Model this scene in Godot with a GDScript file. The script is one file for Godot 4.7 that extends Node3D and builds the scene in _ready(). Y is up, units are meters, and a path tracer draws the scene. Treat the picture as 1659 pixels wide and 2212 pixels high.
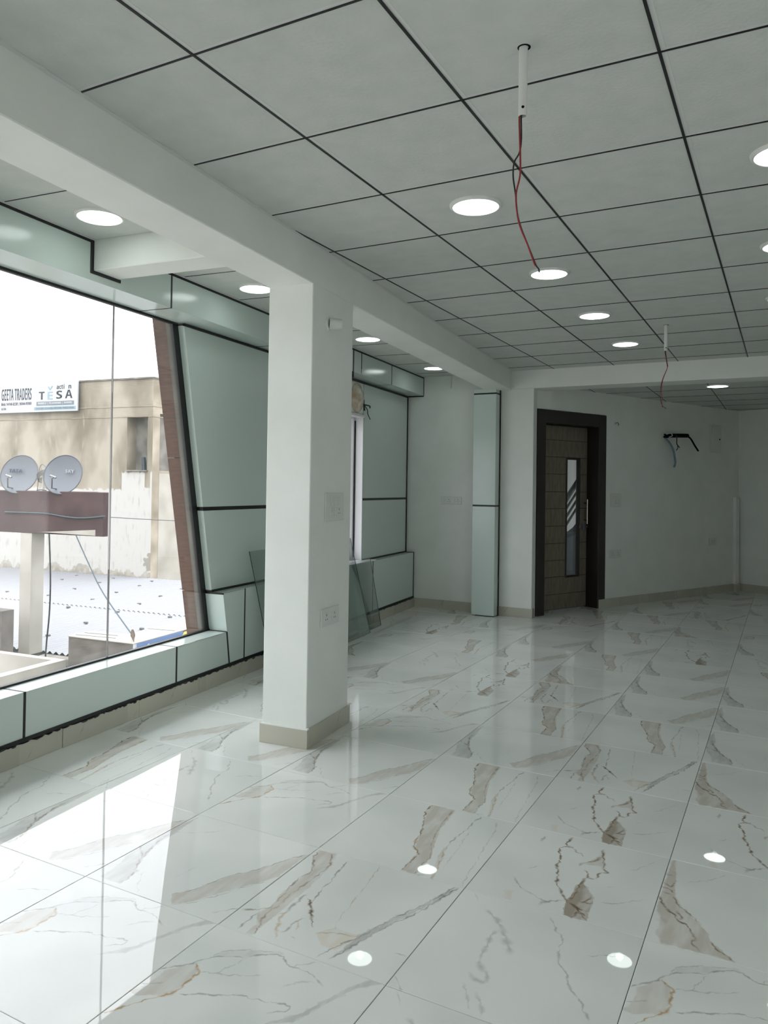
extends Node3D
# Showroom under construction: long glazed wall, plastered column and beams, lay-in ceiling, marble tiles.
# World axes follow the floor and ceiling grids (x across, -z into the room); the window wall is turned by 5 degrees
# and the door wall by 25 degrees, each with a frame of its own: (along the wall, out of the wall, up).

const HC := 2.6467             # main ceiling
const HF := 2.51               # ceiling of the room behind the far beam
const FX := -2.1407            # floor lattice
const FZ := -1.9244
const FSX := 0.5882
const FSZ := 0.5925
const CX := -1.5414            # ceiling lattice
const CZ := -1.7351
const CS := 0.61

var WT := Transform3D(Basis(Vector3.UP, 0.092237), Vector3(-3.262, 0, -2.5))
var DT := Transform3D(Basis(Vector3.UP, -0.441568), Vector3(-1.925, 0, -9.2))
var rng := RandomNumberGenerator.new()
var M := {}
var taken := {}

func _ready() -> void:
	rng.seed = 7
	camera_and_light()
	materials()
	build_floor()
	build_ceiling()
	build_window_wall()
	build_column_and_beams()
	build_far_walls()
	build_door()
	build_rest_of_shell()
	build_lights()
	build_fittings()
	build_outside()

func camera_and_light() -> void:
	var cam := Camera3D.new()
	cam.name = "camera"
	cam.projection = Camera3D.PROJECTION_FRUSTUM
	cam.near = 0.05
	cam.far = 300.0
	cam.size = 0.05 * 2212.0 / 1668.07
	cam.frustum_offset = Vector2((829.5 - 788.12) / 1668.07, -(1106.0 - 1026.22) / 1668.07) * 0.05
	cam.position = Vector3(0, 1.3735, 0)
	cam.rotation = Vector3(0.0150194, 0.5006857, 0.0145898)
	add_child(cam)
	cam.current = true
	var env := Environment.new()
	env.background_mode = Environment.BG_SKY
	var sky := Sky.new()
	var pan := PanoramaSkyMaterial.new()
	pan.panorama = overcast_sky()
	pan.energy_multiplier = 1.0
	sky.sky_material = pan
	env.sky = sky
	env.background_energy_multiplier = SKY_ENERGY
	env.tonemap_mode = Environment.TONE_MAPPER_LINEAR
	env.tonemap_exposure = EXPOSURE
	env.sdfgi_enabled = true
	env.ssao_enabled = true
	env.ssil_enabled = true
	var we := WorldEnvironment.new()
	we.name = "environment"
	we.environment = env
	add_child(we)

const SKY_ENERGY := 7.4
const EXPOSURE := 1.0
const LED_ENERGY := 0.004
const LED_GLOW := 6.0

func overcast_sky() -> ImageTexture:
	# standard overcast sky: the zenith is three times as bright as the horizon; soft cloud banks
	var w := 256
	var h := 128
	var im := Image.create(w, h, false, Image.FORMAT_RGBF)
	var fn := FastNoiseLite.new()
	fn.seed = 3
	fn.frequency = 1.0
	fn.fractal_octaves = 4
	for j in h:
		var el := (0.5 - (j + 0.5) / h) * PI
		for i in w:
			var az := (i + 0.5) / w * TAU
			var d := Vector3(cos(el) * cos(az), sin(el), cos(el) * sin(az))
			var l := 0.25
			if el > 0.0:
				l = (1.0 + 2.0 * sin(el)) / 3.0
				var q := d / (d.y + 0.25)
				l *= 1.0 + 0.10 * fn.get_noise_2d(q.x * 1.6, q.z * 1.6)
			im.set_pixel(i, j, Color(l * 0.975, l * 0.992, l * 1.045))
	return ImageTexture.create_from_image(im)

# ------------------------------------------------------------------ helpers: nodes
func numbered(n: String) -> String:
	if not taken.has(n):
		taken[n] = 0
		return n
	taken[n] += 1
	return "%s_%03d" % [n, taken[n]]

func thing(called: String, label: String, category: String, xf := Transform3D(), group := "", kind := "") -> Node3D:
	var o := Node3D.new()
	o.name = numbered(called)
	add_child(o)
	o.transform = xf
	tag(o, label, category, group, kind)
	return o

func tag(o: Node, label: String, category: String, group := "", kind := "") -> void:
	if label: o.set_meta("label", label)
	if category: o.set_meta("category", category)
	if group: o.set_meta("group", group)
	if kind: o.set_meta("kind", kind)

func mi(called: String, st: SurfaceTool, m: Material, parent: Node, xf := Transform3D(), label := "") -> MeshInstance3D:
	return mesh_node(called, st.commit(), m, parent, xf, label)

func mesh_node(called: String, mesh: Mesh, m: Material, parent: Node, xf := Transform3D(), label := "") -> MeshInstance3D:
	var o := MeshInstance3D.new()
	o.name = called
	o.mesh = mesh
	o.material_override = m
	parent.add_child(o, true)
	o.transform = xf
	if label: o.set_meta("label", label)
	return o

func structure(called: String, st: SurfaceTool, m: Material, label: String, category: String, xf := Transform3D()) -> MeshInstance3D:
	var o := mi(numbered(called), st, m, self, xf)
	tag(o, label, category, "", "structure")
	return o

# ------------------------------------------------------------------ helpers: shapes
func mb() -> SurfaceTool:
	var st := SurfaceTool.new()
	st.begin(Mesh.PRIMITIVE_TRIANGLES)
	return st

func poly(st: SurfaceTool, pts: Array, hint: Vector3, uvs := []) -> void:
	var n: Vector3 = (pts[1] - pts[0]).cross(pts[2] - pts[0]).normalized()
	var p := pts.duplicate()
	var u := uvs.duplicate()
	if n.dot(hint) < 0.0:
		p.reverse()
		u.reverse()
		n = -n
	for i in range(1, p.size() - 1):
		for k in [0, i + 1, i]:
			st.set_normal(n)
			if u.size(): st.set_uv(u[k])
			st.add_vertex(p[k])

func box(st: SurfaceTool, a: Vector3, b: Vector3, bev := 0.0) -> void:
	var lo := a.min(b)
	var hi := a.max(b)
	var c := (lo + hi) / 2.0
	var h := (hi - lo) / 2.0
	bev = minf(bev, minf(h.x, minf(h.y, h.z)) * 0.9)
	for k in 3:
		for s in [-1.0, 1.0]:
			var q := []
			for e in [[-1, -1], [1, -1], [1, 1], [-1, 1]]:
				q.append(cvert(c, h, bev, k, s, e[0], e[1]))
			var hint := Vector3.ZERO
			hint[k] = s
			poly(st, q, hint)
	if bev <= 0.0: return
	for m in 3:
		var k := (m + 1) % 3
		var l := (m + 2) % 3
		for sk in [-1.0, 1.0]:
			for sl in [-1.0, 1.0]:
				var q := []
				for e in [[k, -1.0], [k, 1.0], [l, 1.0], [l, -1.0]]:
					q.append(corner(c, h, bev, e[0], signs3(k, sk, l, sl, m, e[1])))
				var hint := Vector3.ZERO
				hint[k] = sk
				hint[l] = sl
				poly(st, q, hint)
	for x in [-1.0, 1.0]:
		for y in [-1.0, 1.0]:
			for z in [-1.0, 1.0]:
				var s := Vector3(x, y, z)
				poly(st, [corner(c, h, bev, 0, s), corner(c, h, bev, 1, s), corner(c, h, bev, 2, s)], s)

func signs3(k: int, sk: float, l: int, sl: float, m: int, sm: float) -> Vector3:
	var v := Vector3.ZERO
	v[k] = sk
	v[l] = sl
	v[m] = sm
	return v

func corner(c: Vector3, h: Vector3, bev: float, axis: int, s: Vector3) -> Vector3:
	var v := Vector3.ZERO
	for i in 3:
		v[i] = c[i] + s[i] * (h[i] if i == axis else h[i] - bev)
	return v

func cvert(c: Vector3, h: Vector3, bev: float, k: int, s: float, e0: float, e1: float) -> Vector3:
	return corner(c, h, bev, k, signs3(k, s, (k + 1) % 3, e0, (k + 2) % 3, e1))

# polygon in the plane of two axes, pushed along the third: axes "sy" (wall frame, along n), "xz" (along y)
func prism(st: SurfaceTool, pts: PackedVector2Array, plane: String, d0: float, d1: float, uv := false) -> void:
	var idx := Geometry2D.triangulate_polygon(pts)
	var up := at(plane, Vector2.ZERO, 1.0) - at(plane, Vector2.ZERO, 0.0)
	for side in [[d0, -1.0], [d1, 1.0]]:
		for t in range(0, idx.size(), 3):
			var q := []
			var u := []
			for k in 3:
				q.append(at(plane, pts[idx[t + k]], side[0]))
				u.append(pts[idx[t + k]])
			if uv: poly(st, q, up * (side[1] * signf(d1 - d0)), u)
			else: poly(st, q, up * (side[1] * signf(d1 - d0)))
	var mid := Vector2.ZERO
	var ccw := not Geometry2D.is_polygon_clockwise(pts)
	for i in pts.size():
		var a := pts[i]
		var b := pts[(i + 1) % pts.size()]
		var e := (b - a).normalized()
		var o := Vector2(e.y, -e.x) if ccw else Vector2(-e.y, e.x)
		var hint := at(plane, o, 0.0) - at(plane, mid, 0.0)
		var uu := [a, b, b, a] if uv else []
		poly(st, [at(plane, a, d0), at(plane, b, d0), at(plane, b, d1), at(plane, a, d1)], hint, uu)

func at(plane: String, p: Vector2, d: float) -> Vector3:
	match plane:
		"sy": return Vector3(d, p.y, -p.x)
		"sn": return Vector3(p.y, d, -p.x)
		"xz": return Vector3(p.x, d, p.y)
		"ny": return Vector3(p.x, p.y, -d)
	return Vector3(p.x, p.y, d)          # "xy"

func V(s: float, n: float, y: float) -> Vector3:
	return Vector3(n, y, -s)

func W(s: float, n: float, y: float) -> Vector3:
	return WT * Vector3(n, y, -s)

func D(s: float, n: float, y: float) -> Vector3:
	return DT * Vector3(n, y, -s)

func wbox(st: SurfaceTool, s0: float, s1: float, n0: float, n1: float, y0: float, y1: float, bev := 0.0) -> void:
	box(st, V(s0, n0, y0), V(s1, n1, y1), bev)

func tube(st: SurfaceTool, pts: Array, r, sides := 8, caps := true) -> void:
	var rings := []
	var side := Vector3.ZERO
	for i in pts.size():
		var d: Vector3 = (pts[mini(i + 1, pts.size() - 1)] - pts[maxi(i - 1, 0)]).normalized()
		if side == Vector3.ZERO:
			side = d.cross(Vector3.UP if absf(d.y) < 0.9 else Vector3.RIGHT).normalized()
		else:
			side = (side - d * side.dot(d)).normalized()
		var other := d.cross(side)
		var rad: float = r[i] if r is Array else r
		var ring := []
		for k in sides:
			var t := TAU * k / sides
			var o := side * cos(t) + other * sin(t)
			ring.append([pts[i] + o * rad, o])
		rings.append(ring)
	for i in pts.size() - 1:
		for k in sides:
			var l := (k + 1) % sides
			var q := [rings[i][k], rings[i][l], rings[i + 1][l], rings[i + 1][k]]
			for t in [[0, 1, 2], [0, 2, 3]]:
				var fn: Vector3 = (q[t[1]][0] - q[t[0]][0]).cross(q[t[2]][0] - q[t[0]][0])
				var o: Array = t if fn.dot(q[0][1] + q[2][1]) < 0.0 else [t[0], t[2], t[1]]
				for j in o:
					st.set_normal(q[j][1])
					st.add_vertex(q[j][0])
	if caps:
		for e in [0, pts.size() - 1]:
			var c := []
			for k in sides: c.append(rings[e][k][0])
			var dir: Vector3 = (pts[e] - pts[1 if e == 0 else e - 1])
			poly(st, c, dir)

# profile: Array of Vector2(radius, height), turned about the y axis of xf
func lathe(st: SurfaceTool, prof: Array, seg := 32, xf := Transform3D()) -> void:
	for i in prof.size() - 1:
		var a: Vector2 = prof[i]
		var b: Vector2 = prof[i + 1]
		var e := (b - a)
		if e.length() < 1e-7: continue
		var nn := Vector2(e.y, -e.x).normalized()
		for k in seg:
			var t0 := TAU * k / seg
			var t1 := TAU * (k + 1) / seg
			var q := []
			for c in [[a, t0], [a, t1], [b, t1], [b, t0]]:
				var p: Vector2 = c[0]
				q.append([xf * Vector3(p.x * cos(c[1]), p.y, p.x * sin(c[1])), xf.basis * Vector3(nn.x * cos(c[1]), nn.y, nn.x * sin(c[1]))])
			for t in [[0, 1, 2], [0, 2, 3]]:
				var fn: Vector3 = (q[t[1]][0] - q[t[0]][0]).cross(q[t[2]][0] - q[t[0]][0])
				if fn.length() < 1e-12: continue
				var o: Array = t if fn.dot(q[0][1]) < 0.0 else [t[0], t[2], t[1]]
				for j in o:
					st.set_normal(q[j][1])
					st.add_vertex(q[j][0])

func smooth_path(pts: Array, per := 6) -> Array:
	var c := Curve3D.new()
	for i in pts.size():
		var t: Vector3 = (pts[mini(i + 1, pts.size() - 1)] - pts[maxi(i - 1, 0)]) / 6.0
		c.add_point(pts[i], -t, t)
	var out := []
	for i in pts.size() - 1:
		for k in per:
			out.append(c.sample(i, float(k) / per))
	out.append(pts[-1])
	return out

# ------------------------------------------------------------------ materials
func mat(name_: String, c: Color, rough := 0.6, spec := 0.5, metal := 0.0) -> StandardMaterial3D:
	var m := StandardMaterial3D.new()
	m.resource_name = name_
	m.albedo_color = c
	m.roughness = rough
	m.metallic = metal
	m.metallic_specular = spec
	M[name_] = m
	return m

func rgb(r: int, g: int, b: int, a := 255) -> Color:
	return Color8(r, g, b, a)

func noise_tex(freq: float, oct: int, seed_: int, lo: Color, hi: Color, size := 256, normal := false, bump := 2.0) -> NoiseTexture2D:
	var fn := FastNoiseLite.new()
	fn.seed = seed_
	fn.frequency = freq
	fn.fractal_octaves = oct
	var t := NoiseTexture2D.new()
	t.width = size
	t.height = size
	t.seamless = true
	t.noise = fn
	if normal:
		t.as_normal_map = true
		t.bump_strength = bump
	else:
		var g := Gradient.new()
		g.set_color(0, lo)
		g.set_color(1, hi)
		t.color_ramp = g
	return t

func triplanar(m: StandardMaterial3D, albedo: Texture2D, scale: Vector3, nrm: Texture2D = null, ns := 0.3) -> StandardMaterial3D:
	m.uv1_triplanar = true
	m.uv1_scale = scale
	if albedo:
		m.albedo_texture = albedo
		m.albedo_color = Color.WHITE
	if nrm:
		m.normal_enabled = true
		m.normal_texture = nrm
		m.normal_scale = ns
	return m

func materials() -> void:
	triplanar(mat("paint", rgb(231, 232, 228), 0.55, 0.4), noise_tex(0.012, 3, 21, rgb(234, 238, 232), rgb(241, 244, 239)), Vector3(0.7, 0.7, 0.7))
	triplanar(mat("ceiling_tile", rgb(205, 208, 203), 0.7, 0.3), noise_tex(0.02, 4, 8, rgb(203, 208, 202), rgb(213, 217, 211)), Vector3(1.1, 1.1, 1.1), noise_tex(0.2, 2, 9, Color.BLACK, Color.WHITE, 256, true, 2.0), 0.10)
	mat("tee", rgb(216, 218, 215), 0.45, 0.5)
	mat("plenum", rgb(52, 54, 54), 0.9, 0.2)
	mat("acp", rgb(208, 222, 216), 0.16, 0.5)
	mat("sealant", rgb(15, 17, 19), 0.45, 0.5)
	mat("masonry", rgb(120, 118, 112), 0.9, 0.2)
	mat("grout", rgb(150, 146, 138), 0.8, 0.3)
	mat("white_plastic", rgb(226, 228, 223), 0.3, 0.5)
	mat("dark_hole", rgb(14, 15, 15), 0.7, 0.2)
	mat("aluminium", rgb(206, 204, 208), 0.35, 0.5, 0.6)
	mat("upvc", rgb(236, 236, 238), 0.35, 0.5)
	mat("wenge", rgb(38, 31, 26), 0.4, 0.5)
	mat("chrome", rgb(196, 190, 176), 0.2, 0.5, 1.0)
	mat("red_wire", rgb(150, 42, 46), 0.4, 0.5)
	mat("black_wire", rgb(38, 38, 38), 0.4, 0.5)
	mat("grey_wire", rgb(92, 92, 92), 0.5, 0.4)
	mat("blue_pipe", rgb(120, 150, 165), 0.4, 0.5)
	mat("foam", rgb(22, 22, 22), 0.9, 0.2)
	mat("steel", rgb(120, 122, 124), 0.4, 0.5, 0.6)
	var g := mat("glass", Color(0.9, 0.96, 0.94, 0.04), 0.0, 0.5)
	g.transparency = BaseMaterial3D.TRANSPARENCY_ALPHA
	var gs := mat("green_glass", Color(0.40, 0.52, 0.48, 0.24), 0.02, 0.5)
	gs.transparency = BaseMaterial3D.TRANSPARENCY_ALPHA
	mat("glass_edge", rgb(28, 52, 46), 0.2, 0.6)
	mat("silicone", rgb(176, 172, 172), 0.4, 0.5)
	var led := mat("led", rgb(250, 252, 252), 0.4, 0.3)
	led.emission_enabled = true
	led.emission = Color(0.96, 1.0, 0.99)
	led.emission_energy_multiplier = LED_GLOW
	# wood grain: the leaf of the door and the strip outside the glass
	triplanar(mat("leaf", rgb(126, 114, 98), 0.5, 0.4), noise_tex(0.02, 5, 31, rgb(112, 104, 92), rgb(134, 126, 113)), Vector3(5.0, 0.9, 5.0))
	triplanar(mat("wood_clad", rgb(140, 98, 76), 0.45, 0.4), noise_tex(0.02, 5, 33, rgb(66, 43, 32), rgb(118, 78, 60)), Vector3(1.2, 9.0, 1.2))
	triplanar(mat("plastic_film", rgb(206, 196, 180), 0.15, 0.6), noise_tex(0.012, 2, 41, rgb(186, 160, 126), rgb(236, 232, 224)), Vector3(3, 3, 3), noise_tex(0.02, 3, 42, Color.BLACK, Color.WHITE, 256, true, 8.0), 0.8)
	# marble faces
	for k in VEINS.size():
		var m := mat("marble_%d" % k, Color.WHITE, 0.015, 0.5)
		m.albedo_texture = marble(k)
		m.texture_repeat = true
		m.normal_enabled = true
		m.normal_texture = noise_tex(0.007, 1, 60 + k, Color.BLACK, Color.WHITE, 256, true, 1.0)
		m.normal_scale = 0.03
	var sk := mat("marble_skirting", Color.WHITE, 0.12, 0.5)
	triplanar(sk, M.marble_3.albedo_texture, Vector3(1.3, 1.3, 1.3))
	sk.albedo_color = Color(0.84, 0.82, 0.77)
	# outside
	triplanar(mat("beige_plaster", rgb(196, 186, 168), 0.9, 0.2), noise_tex(0.012, 5, 71, rgb(118, 110, 96), rgb(166, 157, 142)), Vector3(0.25, 0.25, 0.25))
	triplanar(mat("grey_plaster", rgb(150, 147, 140), 0.9, 0.2), noise_tex(0.015, 5, 72, rgb(90, 87, 82), rgb(136, 132, 124)), Vector3(0.4, 0.4, 0.4))
	triplanar(mat("cream_wall", rgb(208, 204, 194), 0.9, 0.2), noise_tex(0.01, 4, 73, rgb(140, 136, 127), rgb(168, 164, 155)), Vector3(0.3, 0.3, 0.3))
	triplanar(mat("maroon", rgb(104, 72, 72), 0.8, 0.3), noise_tex(0.015, 5, 74, rgb(56, 41, 41), rgb(80, 62, 62)), Vector3(0.35, 0.35, 0.35))
	triplanar(mat("rusty_board", rgb(140, 132, 124), 0.8, 0.3), noise_tex(0.02, 5, 75, rgb(74, 68, 63), rgb(104, 97, 91)), Vector3(0.6, 0.6, 0.6))
	mat("roof_sheet", rgb(126, 127, 129), 0.5, 0.4)
	mat("dish", rgb(96, 99, 104), 0.5, 0.4)
	mat("dish_rim", rgb(78, 80, 84), 0.5, 0.4)
	mat("dish_text", rgb(50, 51, 72), 0.6, 0.3)
	mat("dish_text_pale", rgb(130, 132, 138), 0.6, 0.3)
	mat("sign_white", rgb(168, 172, 174), 0.5, 0.4)
	mat("sign_dark", rgb(50, 52, 57), 0.6, 0.3)
	mat("sign_pale", rgb(122, 140, 148), 0.6, 0.3)
	mat("sign_grey", rgb(104, 110, 114), 0.6, 0.3)
	mat("sign_blue", rgb(74, 104, 152), 0.5, 0.4)
	mat("sign_yellow", rgb(206, 186, 84), 0.5, 0.4)
	mat("street", rgb(158, 155, 149), 0.9, 0.2)
	mat("bird_feathers", rgb(86, 74, 66), 0.8, 0.2)
	mat("stair_wall", rgb(190, 194, 192), 0.8, 0.3)
	mat("stair_rail", rgb(60, 70, 76), 0.5, 0.4)
	mat("tarpaulin", rgb(48, 62, 78), 0.5, 0.4)

func marble(k: int) -> ImageTexture:
	var n := 512
	var im := Image.create(n, n, false, Image.FORMAT_RGB8)
	var soft := FastNoiseLite.new()
	soft.seed = 100 + k
	soft.frequency = 0.006
	soft.fractal_octaves = 3
	var jit := FastNoiseLite.new()
	jit.seed = 200 + k
	jit.frequency = 0.022
	jit.fractal_octaves = 3
	var cloud := soft.get_image(n / 4, n / 4)
	cloud.resize(n, n, Image.INTERPOLATE_CUBIC)
	var base := Color8(233, 236, 231)
	var pale := Color8(223, 227, 223)
	for y in n:
		for x in n:
			im.set_pixel(x, y, base.lerp(pale, clampf(cloud.get_pixel(x, y).r * 1.6 - 0.5, 0.0, 1.0)))
	var tones := [Color8(128, 128, 126), Color8(112, 88, 64), Color8(196, 142, 82), Color8(168, 154, 134)]
	for v in VEINS[k]:
		var tone: Color = tones[v[3]]
		var flat: Array = v[4]
		var pts := PackedVector2Array()
		for i in range(0, flat.size(), 2):
			pts.append(Vector2(flat[i], flat[i + 1]) * n)
		if v[0] == "P":
			fill_patch(im, pts, tone, v[2] * 0.68, jit)
		else:
			draw_vein(im, pts, tone, v[1] * n, v[2], jit)
	return ImageTexture.create_from_image(im)

func fill_patch(im: Image, pts: PackedVector2Array, tone: Color, amount: float, jit: FastNoiseLite) -> void:
	var n := im.get_width()
	var r := Rect2(pts[0], Vector2.ZERO)
	for p in pts: r = r.expand(p)
	r = r.grow(6)
	for y in range(maxi(0, int(r.position.y)), mini(n, int(r.end.y))):
		for x in range(maxi(0, int(r.position.x)), mini(n, int(r.end.x))):
			var w := Vector2(jit.get_noise_2d(x, y), jit.get_noise_2d(x + 900, y))
			var inside := 0.0
			for k in [3.0, 8.0, 14.0, -5.0]:
				if Geometry2D.is_point_in_polygon(Vector2(x, y) + w * k, pts): inside += 0.25
			if inside > 0.0:
				var a := amount * inside * clampf(0.8 + 0.7 * jit.get_noise_2d(x * 0.9, y * 0.22 + 400), 0.35, 1.0)
				im.set_pixel(x, y, im.get_pixel(x, y).lerp(tone, a))

func draw_vein(im: Image, pts: PackedVector2Array, tone: Color, width: float, amount: float, jit: FastNoiseLite) -> void:
	var n := im.get_width()
	var c := Curve2D.new()
	for i in pts.size():
		var t := (pts[mini(i + 1, pts.size() - 1)] - pts[maxi(i - 1, 0)]) / 6.0
		c.add_point(pts[i], -t, t)
	var total := c.get_baked_length()
	var cover := {}
	var d := 0.0
	while d < total:
		var p := c.sample_baked(d)
		p += Vector2(jit.get_noise_2d(p.x * 1.5, p.y * 1.5), jit.get_noise_2d(p.x * 1.5 + 500, p.y * 1.5)) * 6.0
		var strength := clampf(0.75 + 0.8 * jit.get_noise_2d(d * 1.2, 777.0), 0.15, 1.0)
		var w := width * clampf(0.8 + 1.2 * jit.get_noise_2d(d, 333.0), 0.35, 1.6)
		var ends := clampf(minf(d, total - d) / 14.0, 0.25, 1.0)
		var rad := int(ceil(w * 2.2))
		for oy in range(-rad, rad + 1):
			for ox in range(-rad, rad + 1):
				var x := int(p.x) + ox
				var y := int(p.y) + oy
				if x < 0 or y < 0 or x >= n or y >= n: continue
				var q := Vector2(x + 0.5, y + 0.5).distance_to(p) / maxf(w, 0.6)
				var a := exp(-q * q * 1.4) * amount * strength * ends
				var key := y * n + x
				if a > 0.02 and a > cover.get(key, 0.0): cover[key] = a
		d += 1.0
	for key in cover:
		var x: int = key % n
		var y: int = key / n
		im.set_pixel(x, y, im.get_pixel(x, y).lerp(tone.darkened(0.15), cover[key]))

# ------------------------------------------------------------------ floor: a slab and single marble tiles
const FACE_AT := {"0,0": 6, "1,0": 0, "2,0": 3, "1,1": 2, "2,1": 1, "3,1": 4, "3,0": 5, "0,1": 5, "1,-1": 5, "0,-1": 5, "2,-1": 3, "2,2": 1, "3,2": 1, "1,2": 2, "0,2": 6,
	"1,3": 6, "2,3": 0, "1,4": 2, "2,4": 2, "2,5": 6, "3,4": 6, "3,3": 4, "0,4": 0, "0,3": 5, "0,5": 1, "0,6": 1, "1,5": 0, "2,6": 6, "3,5": 6, "3,6": 6, "2,7": 6, "1,6": 4, "-1,0": 6, "-1,1": 3, "-2,0": 3, "-1,2": 6, "4,2": 1}

func build_floor() -> void:
	var st := mb()
	var outline := PackedVector2Array([Vector2(-4.6, 1.7), Vector2(3.5, 1.7), Vector2(3.5, -13.5), Vector2(-4.6, -13.5)])
	prism(st, outline, "xz", -0.25, -0.0105)
	var slab := structure("floor", st, M.grout, "white marble tile floor with grey and brown veins", "floor")
	var tile := mb()
	var hx := FSX / 2 - 0.001
	var hz := FSZ / 2 - 0.001
	var b := 0.0012
	var top := [Vector3(-hx + b, 0, hz - b), Vector3(hx - b, 0, hz - b), Vector3(hx - b, 0, -hz + b), Vector3(-hx + b, 0, -hz + b)]
	var rim := [Vector3(-hx, -b, hz), Vector3(hx, -b, hz), Vector3(hx, -b, -hz), Vector3(-hx, -b, -hz)]
	var uv := [Vector2(0, 0), Vector2(1, 0), Vector2(1, 1), Vector2(0, 1)]
	poly(tile, top, Vector3.UP, uv)
	for i in 4:
		var j := (i + 1) % 4
		var dn := Vector3(0, -0.009, 0)
		poly(tile, [top[i], top[j], rim[j], rim[i]], rim[i] + rim[j] + Vector3.UP * 0.3, [uv[i], uv[j], uv[j], uv[i]])
		poly(tile, [rim[i], rim[j], rim[j] + dn, rim[i] + dn], rim[i] + rim[j], [uv[i], uv[j], uv[j], uv[i]])
	tile.generate_tangents()
	var mesh := tile.commit()
	var inv_w := WT.affine_inverse()
	var inv_d := DT.affine_inverse()
	for j in range(-8, 18):
		for i in range(-3, 10):
			var c := Vector3(FX + (i + 0.5) * FSX, 0, FZ - (j + 0.5) * FSZ)
			var w := inv_w * c
			var d := inv_d * c
			if w.x < -0.30 or c.x > 3.3 or c.z > 1.8: continue
			if c.z < -8.5 and (d.x < -0.3 or -d.z > 3.35): continue
			var face: int = FACE_AT.get("%d,%d" % [i, j], [6, 2, 1, 5, 4, 6, 0, 3][absi(i * 5 + j * 3 + i * j) % 8])
			var t := Basis.from_euler(Vector3(rng.randfn(0.0, 0.0009), 0.0, rng.randfn(0.0, 0.0009)))
			mesh_node("floor_tile", mesh, M["marble_%d" % face], slab, Transform3D(t, c))

# ------------------------------------------------------------------ ceiling: lay-in tiles in a grid of tees
func strip(a: Vector2, b: Vector2, w: float, y0: float, y1: float) -> SurfaceTool:
	var st := mb()
	var e := (b - a).normalized()
	var o := Vector2(-e.y, e.x) * w / 2.0
	prism(st, PackedVector2Array([a + o, b + o, b - o, a - o]), "xz", y0, y1)
	return st

func lay_grid(parent: Node, area: PackedVector2Array, x0: float, z0: float, step: float, y: float) -> void:
	var r := Rect2(area[0], Vector2.ZERO)
	for p in area: r = r.expand(p)
	var i0 := floori((r.position.x - x0) / step)
	var i1 := ceili((r.end.x - x0) / step)
	var j0 := floori((z0 - r.end.y) / step)
	var j1 := ceili((z0 - r.position.y) / step)
	for i in range(i0, i1):
		for j in range(j0, j1):
			var a := Vector2(x0 + i * step + 0.0075, z0 - (j + 1) * step + 0.0105)
			var b := Vector2(x0 + (i + 1) * step - 0.0145, z0 - j * step - 0.006)
			var cell := PackedVector2Array([a, Vector2(b.x, a.y), b, Vector2(a.x, b.y)])
			for piece in Geometry2D.intersect_polygons(cell, area):
				if piece.size() < 3: continue
				var st := mb()
				prism(st, piece, "xz", y, y + 0.012)
				mi("ceiling_tile", st, M.ceiling_tile, parent)
	for i in range(i0, i1 + 1):
		var x := x0 + i * step
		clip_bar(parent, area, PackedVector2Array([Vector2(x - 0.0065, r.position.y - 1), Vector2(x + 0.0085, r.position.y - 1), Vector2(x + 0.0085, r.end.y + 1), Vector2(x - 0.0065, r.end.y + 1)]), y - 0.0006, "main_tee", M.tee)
		clip_bar(parent, area, PackedVector2Array([Vector2(x - 0.0150, r.position.y - 1), Vector2(x - 0.0060, r.position.y - 1), Vector2(x - 0.0060, r.end.y + 1), Vector2(x - 0.0150, r.end.y + 1)]), y - 0.0032, "gap_shade_strip", M.sealant)  # black strip stands in for the shade in the gap beside the tee
	for j in range(j0, j1 + 1):
		var z := z0 - j * step
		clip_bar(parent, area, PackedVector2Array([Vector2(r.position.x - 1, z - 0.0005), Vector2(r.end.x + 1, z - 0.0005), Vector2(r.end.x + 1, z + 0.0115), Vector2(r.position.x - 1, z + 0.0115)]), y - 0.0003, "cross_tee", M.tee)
		clip_bar(parent, area, PackedVector2Array([Vector2(r.position.x - 1, z - 0.0065), Vector2(r.end.x + 1, z - 0.0065), Vector2(r.end.x + 1, z), Vector2(r.position.x - 1, z)]), y - 0.0032, "gap_shade_strip", M.sealant)

func clip_bar(parent: Node, area: PackedVector2Array, bar: PackedVector2Array, y: float, called: String, m: Material) -> void:
	for piece in Geometry2D.intersect_polygons(bar, area):
		if piece.size() < 3: continue
		var st := mb()
		prism(st, piece, "xz", y, y + 0.006)
		mi(called, st, m, parent)

func xz(v: Vector3) -> Vector2:
	return Vector2(v.x, v.z)

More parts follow.
